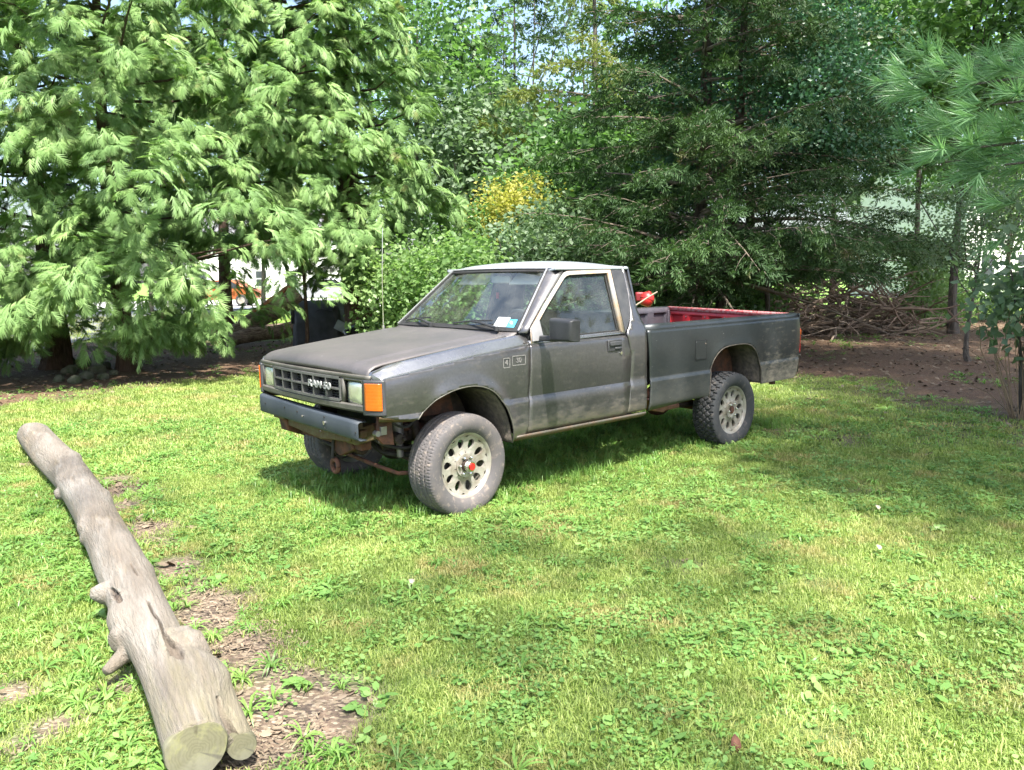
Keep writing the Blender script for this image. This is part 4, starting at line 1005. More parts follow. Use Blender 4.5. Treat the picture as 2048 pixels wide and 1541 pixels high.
# ================================================================ trees
def unit(v): return v / np.maximum(1e-9, np.linalg.norm(v, axis=-1, keepdims=True))
def bake(name, T, F, P, D, U, S, mat, parent, var=None, kind='stuff', seed=0):
    """copies of a leaf-spray template (x along the twig, z up) baked into one crown mesh"""
    T = np.asarray(T, float); P = np.asarray(P, float); D = unit(np.asarray(D, float)); U = np.asarray(U, float)
    Y = unit(np.cross(U, D)); Z = np.cross(D, Y); S = np.asarray(S, float)
    V = P[:, None] + S[:, None, None] * (T[None, :, 0:1] * D[:, None] + T[None, :, 1:2] * Y[:, None] + T[None, :, 2:3] * Z[:, None])
    n, k = len(P), len(T); r = np.random.default_rng(seed + n)
    v = r.uniform(0, 1, n) if var is None else var
    off = (np.arange(n) * k)[:, None, None]
    Fs = [(np.asarray(f)[None] + off).reshape(-1, np.asarray(f).shape[1]) for f in flist(F) if len(f)]
    me = npmesh(name, V.reshape(-1, 3), Fs, {'var': np.repeat(v, k)}); return link(name, me, mat, parent, kind)
def t_fan(n=7, L=1., W=.72, seed=1):
    """flat feathery evergreen spray, tips drooping"""
    r = np.random.default_rng(seed); V = []; F = []
    def sag(x, y): return -.22 * x * x - .18 * abs(y)
    for i in range(n):
        t = (i + .5) / n; l = W * (math.sin(PI * (.20 + .72 * t)) ** .8)
        for s in (1, -1):
            a = .85 - .45 * t; b = len(V); x0 = t * L * .80
            tx, ty = x0 + math.cos(a) * l * r.uniform(.8, 1.15), s * math.sin(a) * l * r.uniform(.8, 1.2); w = .070
            V += [(x0 - w, 0, sag(x0, 0)), (tx, ty, sag(tx, ty)), (x0 + w, 0, sag(x0, 0) + .01)]
            F.append((b, b + 2, b + 1) if s > 0 else (b, b + 1, b + 2))
    b = len(V); V += [(.6 * L, -.045, sag(.6, 0)), (.6 * L, .045, sag(.6, 0)), (1.08 * L, 0, sag(1.05, 0))]; F.append((b, b + 2, b + 1))
    return V, F
def t_leaves(n=9, size=.16, spread=.5, seed=2):
    r = np.random.default_rng(seed); V = []; F = []
    for i in range(n):
        c = np.array([r.uniform(0, 1), r.uniform(-spread, spread), r.uniform(-spread * .6, spread * .6)])
        d = unit(np.array([r.uniform(-.2, 1), r.uniform(-1, 1), r.uniform(-.7, .3)])); up = unit(np.array([r.normal(0, .5), r.normal(0, .5), 1.])); w = unit(np.cross(up, d)); up = np.cross(d, w)
        s = size * r.uniform(.7, 1.25); b = len(V)
        V += [c, c + d * s * .45 + w * s * .42 + up * s * .06, c + d * s * 1.1 - up * s * .1, c + d * s * .45 - w * s * .42 + up * s * .06]
        F += [(b, b + 2, b + 1), (b, b + 3, b + 2)]
    return V, F
def t_tuft(n=16, seed=3, w=.035, open_=.8):
    """juniper sprig: short scale-leaved twigs"""
    r = np.random.default_rng(seed); V = []; F = []
    for i in range(n):
        t = r.uniform(0, .75); a = r.uniform(0, 2 * PI); l = r.uniform(.22, .48); c = np.array([t, 0, 0]); d = unit(np.array([.9, open_ * math.cos(a), open_ * math.sin(a)])) * l
        q = unit(np.cross(d, np.array([r.normal(), r.normal(), r.normal()]))) * w; b = len(V)
        V += [c, c + d * .55 + q, c + d, c + d * .55 - q]; F.append((b, b + 1, b + 2, b + 3))
    return V, F
def t_needles(n=46, seed=4, w=.017):
    r = np.random.default_rng(seed); V = []; F = []
    for i in range(n):
        t = r.uniform(0, .35); a = r.uniform(0, 2 * PI); o = r.uniform(.25, .95); d = unit(np.array([1., o * math.cos(a), o * math.sin(a)])) * r.uniform(.6, 1.)
        q = unit(np.cross(d, np.array([r.normal(), r.normal(), r.normal()]))) * w; c = np.array([t, 0, 0]); b = len(V); V += [c - q, c + q, c + d]; F.append((b, b + 1, b + 2))
    return V, F
def bark_mat(name, c1, c2, streak=(14, 14, 1.6)):
    g = G(name); co = g.co(); n = g.noise(co, 3, 6, .65, .4, streak); col = g.mix(g.ramp(n, .35, .65), c1, c2)
    col = g.mix(g.ramp(g.noise(co, 2, 3), .5, .7, 0, .5), col, tuple(v * .8 + .02 for v in c2))
    return g.done(g.bsdf(col, .95, 0., g.bump(n, 1., .06)))
BARKR = bark_mat('reddish_stringy_bark', (.050, .030, .022), (.15, .095, .070))
BARKG = bark_mat('grey_brown_bark', (.05, .043, .036), (.15, .13, .11))
BARKJ = bark_mat('dark_juniper_bark', (.025, .018, .014), (.085, .062, .048))
TWIG = simple('grey_twig', (.20, .165, .13), (.10, .08, .065), 9, .9)
THUJA = leaf_shader('cedar_sprays', ((.085, .155, .055), (.17, .28, .10), (.28, .39, .155)), .5, .3, .9, .2, 'var', dry=((.26, .19, .09), 2.6, .60, .6))
JUN = leaf_shader('juniper_foliage', ((.020, .046, .018), (.040, .082, .028), (.072, .13, .044)), .6, .2, .7, .25, 'var', dry=((.13, .10, .05), 1.6, .6, .6))
DEC = leaf_shader('broadleaf_foliage', ((.045, .10, .032), (.09, .18, .055), (.15, .27, .08)), .45, .42, .35, .4, 'var')
DECB = leaf_shader('blue_green_foliage', ((.025, .075, .045), (.045, .12, .065), (.08, .17, .09)), .42, .3, .5, .5, 'var')
DECL = leaf_shader('light_green_foliage', ((.065, .14, .045), (.15, .25, .085), (.29, .39, .17)), .42, .42, .6, .45, 'var')
DECG = leaf_shader('grey_green_foliage', ((.08, .13, .075), (.13, .20, .11), (.20, .28, .16)), .5, .4, .5, .4, 'var')
YEL = leaf_shader('yellow_foliage', ((.20, .22, .045), (.34, .33, .075), (.48, .45, .15)), .5, .4, 1.5, .3, 'var')
PINE = leaf_shader('pine_needles', ((.12, .22, .11), (.19, .34, .17), (.30, .48, .26)), .4, .3, 1., .4, 'var')
FAN = t_fan(); LV = t_leaves(); LVF = t_leaves(7, .26, .5, 9); TUFT = t_tuft(); NEED = t_needles()
def trunk(parent, base, H, r0, lean=(0, 0), mat=BARKR, ribs=7, seed=0, fork=None):
    r = random.Random(seed); rows = []; n = 22
    for i in range(13):
        t = i / 12; z = H * t ** 1.25; rad = r0 * (1 - .82 * t) * (1 + .5 * math.exp(-z / .25)); cx = lean[0] * t * H + .08 * math.sin(t * 5 + seed); cy = lean[1] * t * H + .08 * math.cos(t * 4 + seed)
        if i == 0: cx = cy = 0
        rows.append([(cx + rad * (1 + .10 * math.sin(ribs * a + seed + z * .4) + .05 * math.sin(2 * ribs * a + 1)) * math.cos(a), cy + rad * (1 + .10 * math.sin(ribs * a + seed + z * .4)) * math.sin(a), z - (.1 if i == 0 else 0)) for a in np.linspace(0, 2 * PI, n, endpoint=False)])
    return MB().loft(rows, True).build('trunk', mat, parent, 80)
def conifer(name, x, y, H, R, z0, nb, tmpl, mat, label, size=(.22, .36), r0=.25, seed=0, face=0., droop=.45, rise=.15, lean=(0, 0), group=None, sub=5., per=5, squash=1., bmat=BARKR, twig=True, cat='tree', keep=None, Rmin=.0, tip=.35):
    """evergreen: whorls of limbs, side branchlets, sprays along each"""
    r = np.random.default_rng(seed); root = empty(name, (x, y, float(hgt(x, y))), 0, label, cat, group)
    trunk(root, None, H * .92, r0, lean, bmat, 7, seed)
    P = []; D = []; U = []; S = []; VV = []; tw = MB()
    for i in range(nb):
        h = z0 + (H - z0) * r.uniform(0, 1) ** 1.2; q = (h - z0) / (H - z0)
        az = r.uniform(0, 2 * PI)
        if face and r.uniform() < face: az = -PI / 2 + r.normal(0, .9)
        L = max(Rmin, R * (1 - q) ** .75) * r.uniform(.72, 1.08) * (squash if abs(math.cos(az)) < .5 else 1)
        if L < .25: continue
        e = r.uniform(-.25, .45) + rise; d = np.array([math.cos(az), math.sin(az), 0])
        o = np.array([lean[0] * h, lean[1] * h, h])
        pt = lambda t: o + d * L * t + np.array([0, 0, L * (e * t - droop * t * t)])
        bv = r.uniform(0, 1)
        if twig:
            tw.tube([pt(t) for t in (0, .25, .5, .75, .97)], [.012 + .011 * L, .010 + .008 * L, .016, .009, .004], 5, False)
        ns = int(max(3, L * sub))
        for k in range(ns):
            t = 1 - (1 - tip) * (k + r.uniform(0, 1)) / ns * 1.0; s = 1 if k % 2 else -1
            ang = az + s * r.uniform(.25, 1.15) * (1.15 - t * .6); l2 = (.28 + .34 * L * (1.1 - t) * .55) * r.uniform(.7, 1.25)
            d2 = np.array([math.cos(ang), math.sin(ang), r.uniform(-.45, .05)]); p0 = pt(t)
            if twig and k % 2 == 0: tw.tube([p0, p0 + d2 * l2 * .6 + np.array([0, 0, .02]), p0 + d2 * l2 - np.array([0, 0, .08 * l2])], [.006, .004, .002], 3, False)
            for j in range(per):
                u = (j + r.uniform(.2, .9)) / per; side = r.normal(0, .7); a3 = ang + side
                dd = np.array([math.cos(a3), math.sin(a3), r.uniform(-.75, .05)])
                P.append(p0 + d2 * l2 * u + np.array([0, 0, -.10 * u * u + r.normal(0, .03)])); D.append(dd); U.append(np.array([r.normal(0, .28), r.normal(0, .28), 1.])); S.append(r.uniform(*size)); VV.append(np.clip(.55 * bv + .45 * r.uniform(0, 1), 0, 1))
    P, D, U, S, VV = map(np.array, (P, D, U, S, VV))
    ok = P[:, 2] > .25
    if keep is not None: ok &= keep(P + np.array([x, y, 0]))
    qx, qy = proj_np(P + np.array([x, y, 0])); out = (qy < -130) | (qx < -160) | (qx > 2210)
    ok &= ~out | (r.uniform(0, 1, len(P)) < .28); S = np.where(out, S * 1.7, S)
    ok &= (P[:, 1] < .9) | (r.uniform(0, 1, len(P)) < .55)
    P, D, U, S, VV = P[ok], D[ok], U[ok], S[ok], VV[ok]
    bake('crown', tmpl[0], tmpl[1], P, D, U, S, mat, root, VV)
    if twig: tw.build('branches', TWIG if bmat is not BARKR else BARKR, root, 0, kind='stuff', recalc=False)
    return root
def broadleaf(name, x, y, H, R, z0, clumps, leaves, mat, label, size=(.5, .8), r0=.16, seed=0, tmpl=LV, group=None, cr=(.55, .95), bmat=BARKG, lean=(0, 0), stems=1, cat='tree', flat=.8, keep=None, hollow=0., trunk_h=None):
    """broad-leaved tree or shrub: limbs reaching to leaf clumps of uneven size"""
    r = np.random.default_rng(seed); root = empty(name, (x, y, float(hgt(x, y))), 0, label, cat, group)
    if r0:
        if stems == 1: trunk(root, None, (trunk_h or (z0 + H) * .62), r0, lean, bmat, 5, seed)
        else:
            for k in range(stems):
                a = r.uniform(0, 2 * PI); b = MB(); b.tube([(math.cos(a) * .06, math.sin(a) * .06, -.05), (math.cos(a) * R * .25, math.sin(a) * R * .25, H * .35), (math.cos(a) * R * .6, math.sin(a) * R * .6, H * .8)], [r0, r0 * .75, r0 * .35], 6); b.build('stem', bmat, root, 60)
    P = []; D = []; U = []; S = []; VV = []; tw = MB(); cz = (z0 + H) / 2; hz = (H - z0) / 2
    for c in range(clumps):
        a = r.uniform(0, 2 * PI); u = r.uniform(-1, 1); rr = (hollow + (1 - hollow) * r.uniform(0, 1)) ** .45; w = math.sqrt(1 - u * u * .92)
        C = np.array([math.cos(a) * R * rr * w * .85 + lean[0] * cz, math.sin(a) * R * rr * w * .85 + lean[1] * cz, cz + u * hz * rr * .92]); cl = r.uniform(*cr) * (.8 + .2 * R / 3)
        cv = r.uniform(0, 1)
        if r0 and c % 2 == 0:
            s0 = np.array([lean[0] * C[2] * .4, lean[1] * C[2] * .4, min(C[2] * .55, (trunk_h or (z0 + H) * .62) * .9)]); tw.tube([s0, s0 * .45 + C * .55 + np.array([0, 0, -.15]), C], [r0 * .35, r0 * .2, .012], 4, False)
        n = max(3, int(leaves * (cl / ((cr[0] + cr[1]) / 2)) ** 2))
        v = unit(r.normal(0, 1, (n, 3))); rad = cl * r.uniform(.35, 1.05, (n, 1)) ** .6
        p = C + v * rad * np.array([1, 1, flat]); 
        P.append(p); dd = v + r.normal(0, .6, (n, 3)) + np.array([0, 0, -.35]); D.append(dd); U.append(np.tile([0, 0, 1.], (n, 1)) + r.normal(0, .35, (n, 3))); S.append(r.uniform(*size, n)); VV.append(np.clip(.5 * cv + .5 * r.uniform(0, 1, n), 0, 1))
    P, D, U, S, VV = map(np.concatenate, (P, D, U, S, VV)); ok = P[:, 2] > .12
    if keep is not None: ok &= keep(P + np.array([x, y, 0]))
    bake('crown', tmpl[0], tmpl[1], P[ok], D[ok], U[ok], S[ok], mat, root, VV[ok])
    if r0: tw.build('branches', bmat, root, 0, kind='stuff', recalc=False)
    return root
def cedar(name, x, y, H, R, z0, plumes, label, r0, seed, group=None, lean=(0, 0), size=(.125, .215), nsp=25, dense=1.):
    """arborvitae: a curtain of hanging plumes, each plume a fan of small flat sprays"""
    r = np.random.default_rng(seed); root = empty(name, (x, y, float(hgt(x, y))), 0, label, 'tree', group); trunk(root, None, H * .92, r0, lean, BARKR, 7, seed)
    ph = r.uniform(0, 6.28, 6); P = []; D = []; U = []; S = []; VV = []; tw = MB()
    for i in range(plumes):
        q = r.uniform(0, 1) ** 1.25; az = r.uniform(0, 2 * PI) if r.uniform() > .62 else -PI / 2 + r.normal(0, .95)
        inner = r.uniform() < .36
        lobe = 1 + .16 * math.sin(3 * az + ph[0] + q * 7) + .13 * math.sin(5 * az + ph[1] - q * 13) + .10 * math.sin(2 * az + ph[2] + q * 22)
        Re = R * (1 - q) ** .62 * min(1, .72 + q * 3.) * lobe * (r.uniform(.35, .8) if inner else r.uniform(.84, 1.04)); zz = z0 + (H - z0) * q + .25 * math.sin(4 * az + ph[3])
        o = np.array([math.cos(az), math.sin(az), 0.]); L = r.uniform(.35, .75); st = np.array([lean[0] * zz, lean[1] * zz, zz]) + o * (Re - L * .55)
        sw = r.normal(0, .45); o2 = np.array([math.cos(az + sw), math.sin(az + sw), 0.]); up0 = r.uniform(-.05, .50); dr = r.uniform(.25, .80)
        pt = lambda t: st + o2 * L * t * (1 - .25 * t) + np.array([0, 0, L * (up0 * t - dr * t * t)])
        if i % 7 == 0 and z0 + 1.3 < zz < 7 and y < 18: tw.tube([np.array([lean[0] * zz, lean[1] * zz, zz - .3 + .1 * math.sin(i)]), st * .5 + np.array([lean[0] * zz, lean[1] * zz, zz + .1]) * .5 + np.array([.12 * math.sin(i), .1 * math.cos(i * 2.), -.28]), st, pt(.5)], [.03, .02, .011, .004], 4, False)
        roll = r.normal(0, .45); cv = r.uniform(0, 1); lat = np.array([-o2[1], o2[0], 0.]) * math.cos(roll) + np.array([0, 0, math.sin(roll)])
        for k in range(nsp):
            t = .10 + .90 * (k + r.uniform(0, .8)) / nsp; T_ = pt(min(1, t + .05)) - pt(t - .05); T_ = T_ / np.linalg.norm(T_); s = 1 if k % 2 else -1; a = 1.15 - .65 * t + r.normal(0, .22)
            off = lat * s * L * .36 * math.sin(PI * (.15 + .75 * t)) * r.uniform(.15, 1.2)
            d = T_ * math.cos(a) + lat * s * math.sin(a) + np.array([0, 0, -.12]); n_ = np.cross(T_, lat); n_ = n_ if n_[2] > 0 else -n_
            P.append(pt(t) + off + r.normal(0, .012, 3)); D.append(d); U.append(n_ + r.normal(0, .22, 3)); S.append(r.uniform(*size)); VV.append(np.clip(.5 * cv + .5 * r.uniform(0, 1), 0, 1))
    P, D, U, S, VV = map(np.array, (P, D, U, S, VV)); ok = P[:, 2] > .22
    qx, qy = proj_np(P + np.array([x, y, 0])); out = (qy < -130) | (qx < -160) | (qx > 2210); ok &= ~out | (r.uniform(0, 1, len(P)) < .25); S = np.where(out, S * 1.9, S); ok &= (P[:, 1] < 1.0) | (r.uniform(0, 1, len(P)) < .5)
    bake('crown', FAN[0], FAN[1], P[ok], D[ok], U[ok], S[ok], THUJA, root, VV[ok]); tw.build('branches', BARKR, root, 0, kind='stuff', recalc=False)
    return root
def proj_np(P):
    q = P - np.array([0, 0, CAM_H]); f = q @ np.array(_fw); return 1024 + CAM_F * (q @ np.array(_R)) / f, 770.5 + CAM_F * (q @ np.array(_D)) / f
# ---- the row of cedars on the left
CED = 'cedars along the left of the lawn'
cedar('cedar_tree', -8.06, 14.1, 9.5, 3.7, .6, 740, 'tall cedar with drooping pale green sprays on the twin trunks far left beside the driveway', .19, 1, CED)
cedar('cedar_tree', -6.55, 13.6, 9.5, 3.8, .75, 840, 'cedar whose dark trunk rises behind the mossy stones at left', .15, 2, CED)
cedar('cedar_tree', -2.95, 16.2, 10.5, 2.0, 1.75, 500, 'cedar with thick reddish ribbed trunk just left of the truck antenna', .31, 3, CED, lean=(-.035, 0))
cedar('cedar_tree', -7.2, 20.6, 11.0, 4.2, 2.2, 420, 'cedar standing behind the split logs, filling the row between its neighbours', .17, 4, CED, size=(.22, .36))
cedar('cedar_tree', -4.0, 15.4, 10.0, 2.5, 2.4, 520, 'high crowned cedar over the split logs', .035, 7, CED)
cedar('cedar_tree', -10.8, 12.4, 9.5, 3.2, .8, 330, 'leftmost cedar, cut by the left edge above the driveway', .22, 5, CED)
OPEN = lambda P: ~((proj_np(P)[0] > 1490) & (proj_np(P)[1] > 555))
# ---- big juniper and its neighbour to the right behind the cargo bed
conifer('juniper_tree', 3.42, 14.6, 10.5, 3.7, 1.25, 122, TUFT, JUN, 'big dark juniper with bare grey twigs behind the cargo bed', (.20, .34), .17, 11, .45, .18, .02, bmat=BARKJ, sub=5.6, per=6, Rmin=.6, tip=.15, keep=OPEN)
conifer('juniper_tree', 3.90, 15.1, 10.0, 3.0, 2.0, 55, TUFT, JUN, 'second thinner juniper trunk leaning right beside the big juniper', (.20, .34), .13, 12, .35, .2, .05, lean=(.05, 0), bmat=BARKJ, sub=5., per=6)
conifer('juniper_tree', 5.35, 18.4, 11.5, 4.6, 1.7, 88, TUFT, JUN, 'dark juniper right of the big one, above the brush pile', (.22, .36), .13, 13, .45, .18, .02, bmat=BARKJ, sub=5.6, per=6, Rmin=.6, tip=.15, keep=OPEN)
broadleaf('vine_covered_tree', 4.95, 15.7, 6.8, 2.7, 2.5, 52, 60, DECB, 'blue green round leaved tree growing through the dark junipers', (.36, .5), .05, 14, group=None, cr=(.4, .75), hollow=.35, keep=OPEN)
#broadleaf('sapling', 1.9, 12.9, 4.9, .45, 3.3, 5, 40, DECB, 'small blue green leafy sapling top in front of the juniper left flank', (.30, .42), .03, 15, cr=(.25, .4))
# ---- wood behind
WOOD = 'trees of the wood behind the truck'
spec = [
    (-2.6, 24, 12, 2.4, 3.2, DEC, 'dark green tree right behind the cedar row, left of the yellow bush'), (0.2, 29, 15, 3.2, 5.2, DECG, 'grey green tree with high crown above the yellow bush'),
    (-5.5, 33, 14, 4.0, 3.0, DEC, 'broad green tree across the far lawn, seen between the cedars'), (3.0, 33, 13, 2.6, 6.5, DECG, 'thin crowned tree with sky showing through, centre of the wood'),
    (5.2, 27, 13, 3.2, 4.2, DEC, 'dark tree seen through the juniper branches'), (9.5, 24, 12, 3.4, 3.6, DEC, 'green tree behind the brush pile'),
    (13.5, 27, 15, 3.6, 6.0, DEC, 'tall tree at the upper right with sky on its right'), (18.5, 30, 10, 3.4, 3.0, DECL, 'light green tree in front of the far right lawn'),
    (10.5, 19.0, 9, 2.6, 4.0, DEC, 'dark leafy tree arching over the right end of the brush pile'), (-11, 36, 12, 4.0, 4.0, DEC, 'tree across the road at the far left'),
    (-17, 38, 13, 4.5, 4.5, DEC, 'leftmost tree across the road'), (16.5, 21, 12, 3.0, 5.2, DEC, 'tree with high crown at the right edge'), (-1.0, 38, 9, 3.2, 1.5, DECL, 'sunlit light green tree low in the gap of the wood'), (2.6, 40, 8, 3.4, 1.0, DEC, 'low green tree closing the gap behind the cab'),
    (-.9, 22.5, 6.6, 1.7, 2.4, DECG, 'grey green small tree behind the yellow bush'), (1.7, 19.5, 5.0, 1.5, 1.8, DEC, 'small dark tree just right of the yellow bush'), 
    (7.5, 38, 12, 4, 3, DECG, 'grey green tree far behind the junipers')]
for i, (x, y, H, R, z0, mt, lab) in enumerate(spec):
    k = {0: 20, 1: 9, 3: 6, 4: 16, 6: 18, 14: 16}.get(i, 30)
    broadleaf('broadleaf_tree', x, y, H, R, z0, k, 42, mt, lab, (.75, 1.15), .10, 40 + i, LV, WOOD, (.7, 1.3), hollow=.3)
for k, (x, y, H) in enumerate(((-1.0, 26, 10), (.9, 27.5, 12), (-.2, 31, 12))):
    conifer('pine_tree', x, y, H, 2.0, 4.5 + k * .5, 34, TUFT, JUN, ('thin dark conifer left of the yellow bush', 'thin dark conifer above the windshield', 'hindmost thin conifer in the centre gap')[k], (.4, .6), .07, 70 + k, 0, .15, .1, bmat=BARKG, sub=3.6, per=5, group='thin conifers in the gap')
# an olive conifer branch mass in front of the sky gap
conifer('larch_tree', 2.2, 21.5, 11, 2.6, 4.2, 26, TUFT, leaf_shader('olive_conifer', ((.09, .12, .03), (.15, .18, .05), (.22, .25, .08)), .5, .35, .8, .3, 'var'), 'olive yellow conifer with sky gaps between its limbs above the cab', (.34, .52), .14, 80, .2, .1, .15, bmat=BARKG, sub=3.6, per=5)
# ---- shrubs behind the truck
SH = 'leafy shrubs behind the truck cab'
shr = [(-1.75, 14.2, 2.0, 1.0, DECL, 'light green leafy shrub right of the antenna'), (-.75, 13.6, 2.1, 1.05, DECL, 'bright leafy shrub seen through the windshield'), (.35, 14.4, 2.6, 1.1, DECG, 'grey green shrub above the front of the cab roof'), (1.15, 15.2, 2.9, 1.2, DECG, 'pale shrub behind the cab roof'), (-1.3, 17.5, 3.3, 1.3, DEC, 'dark green shrub between the cedar trunk and the yellow bush'), (2.0, 15.4, 2.2, 1.0, DEC, 'low dark shrub behind the cab rear corner'), (-.6, 18.5, 2.8, 1.2, DEC, 'dark shrub under the yellow bush'), (2.75, 17.5, 2.4, 1.2, DEC, 'shaded shrub left of the juniper trunk'), (5.2, 17.8, 2.6, 1.3, DEC, 'shaded shrub right of the juniper trunk'), (4.4, 20, 3.0, 1.5, DEC, 'dark shrub filling the space behind the juniper trunk')]
for i, (x, y, H, R, mt, lab) in enumerate(shr): broadleaf('shrub', x, y, H, R, .25, 22, 46, mt, lab, (.40, .62), .025, 90 + i, LV, SH, (.35, .6), stems=3, cat='shrub')
broadleaf('yellow_bush', .10, 17.6, 3.5, .85, 2.2, 18, 40, YEL, 'yellow leaved bush in the wood above the windshield', (.35, .55), .04, 110, LV, None, (.3, .5), stems=2, cat='bush')
RS = 'low green shrubs beyond the brush pile'
for i, (x, y, H, R, lab) in enumerate(((11.5, 21.5, 1.1, 1.1, 'low bright shrub at the right end of the brush pile'), (13.6, 24, 1.5, 1.4, 'yellow green shrub in front of the far right lawn'), (10.2, 20.0, 2.6, .8, 'upright yellow green bush behind the brush pile'), (17.5, 25, 1.4, 1.6, 'green shrub at the far end of the bare ground'))): broadleaf('shrub', x, y, H, R, .1, 16, 40, DECL, lab, (.4, .6), .02, 120 + i, LV, RS, (.35, .6), stems=3, cat='shrub')
# ---- right foreground: slender tree, shrub with heart leaves, dry canes
broadleaf('young_tree', 7.44, 12.93, 3.2, 1.35, 1.25, 14, 42, DECG, 'slender young tree with a thin pale trunk standing on the bare ground at right', (.26, .38), .035, 130, LV, None, (.3, .55), cat='tree', trunk_h=2.6)
s_ = broadleaf('edge_shrub', 5.15, 7.9, 1.85, .50, .65, 11, 22, DECG, 'multi stemmed shrub with broad leaves at the right edge', (.30, .42), .022, 131, t_leaves(7, .22, .5, 12), None, (.25, .42), stems=6, cat='shrub')
b = MB(); r_ = random.Random(3)
for k in range(46):
    a = r_.uniform(0, 6.28); l = r_.uniform(.3, 1.5); t = r_.uniform(-.6, 1.6)
    b.tube([(.15 * math.cos(a), .15 * math.sin(a), 0), (t * .35 * math.cos(a), t * .35 * math.sin(a), l * .6), (t * .5 * math.cos(a + .4), t * .5 * math.sin(a + .4), l)], [.006, .004, .002], 3, False)
b.build('dry_canes', simple('dry_cane', (.24, .18, .11), (.15, .11, .07), 8, .9), s_, 0, kind='stuff', recalc=False)
# ---- white pine whose lower limbs reach in from the right
pn = empty('white_pine', (6.6, 4.0, 0), 0, 'white pine reaching in from beyond the right edge with soft green needles', 'tree')
trunk(pn, None, 11, .22, (0, 0), BARKG, 5, 9)
r = np.random.default_rng(77); P = []; D = []; U = []; S = []; tw = MB()
limbs = []
for (px, py, dd) in ((1835, 150, 4.9), (1900, 175, 4.6), (1915, 300, 4.5), (1985, 210, 4.3), (1890, 325, 4.9), (2010, 330, 4.4), (1960, 250, 5.1), (2060, 150, 4.6), (2080, 400, 4.3)):
    q = ray(px, py) * dd; limbs.append((Vector((0, 0, q.z + CAM_H + .55)), Vector((q.x - 6.6, q.y - 4.0, q.z + CAM_H))))
for i in range(64):
    h = 2.6 + 8.2 * i / 64; a = r.uniform(0, 6.28); L = 2.5 * (1 - (h - 2.6) / 9.5) ** .7 * r.uniform(.75, 1.1); limbs.append((Vector((0, 0, h)), Vector((math.cos(a) * L, math.sin(a) * L, h + .1 * L))))
for i, (a, b_) in enumerate(limbs):
    mid = (a + b_) / 2 + Vector((0, 0, -.1)); tw.tube([a, mid, b_], [.03, .018, .006], 5, False); L = (b_ - a).length; near = i < 9
    for k in range(int(L * (9 if near else 11))):
        t = 1 - (.34 if near else .75) * (k / (L * (9 if near else 11))); p = np.array(a + (b_ - a) * t); d = np.array((b_ - a).normalized())
        side = unit(np.array([d[0], d[1], 0]) + r.normal(0, .75, 3) * np.array([1, 1, .45])); l2 = r.uniform(.05, .34)
        q0 = p + side * l2; P.append(q0); D.append(side + np.array([0, 0, .15])); U.append([0, 0, 1.]); S.append(r.uniform(.15, .21) if near else r.uniform(.18, .28))
P_, D_, U_, S_ = map(np.array, (P, D, U, S))
bake('crown', NEED[0], NEED[1], P_, D_, U_, S_, PINE, pn); tw.build('branches', BARKG, pn, 0, kind='stuff', recalc=False)

# ---- trees overhead, behind and to the right of the camera, that dapple the lawn
OV = 'trees shading the lawn from behind the camera'
broadleaf('shade_tree', 1.9, -2.2, 12.5, 3.4, 7.6, 7, 18, DEC, 'tall open crowned tree standing behind the camera', (.7, 1.0), .07, 150, LV, OV, (.6, 1.0), trunk_h=10)
broadleaf('shade_tree', 6.2, 1.9, 12.5, 2.9, 6.6, 28, 32, DEC, 'dense tree beyond the right edge that shades the right lawn and cargo bed', (.7, 1.0), .22, 151, LV, OV, (.7, 1.1), trunk_h=9)
broadleaf('shade_tree', 8.2, 5.4, 12.0, 3.0, 5.6, 26, 34, DEC, 'dense tree beyond the right edge that shades the bare ground', (.7, 1.0), .22, 152, LV, OV, (.7, 1.1), trunk_h=9)
broadleaf('shade_tree', 8.7, 9.0, 13.0, 3.4, 6.2, 34, 32, DEC, 'tall tree out to the right that shades the ground behind the truck', (.7, 1.0), .2, 153, LV, OV, (.7, 1.1), trunk_h=9)
broadleaf('shade_tree', 12.2, 13.6, 14.0, 3.8, 6.8, 34, 32, DEC, 'farthest tall tree out to the right, shading the brush pile', (.8, 1.1), .2, 154, LV, OV, (.7, 1.1), trunk_h=9)
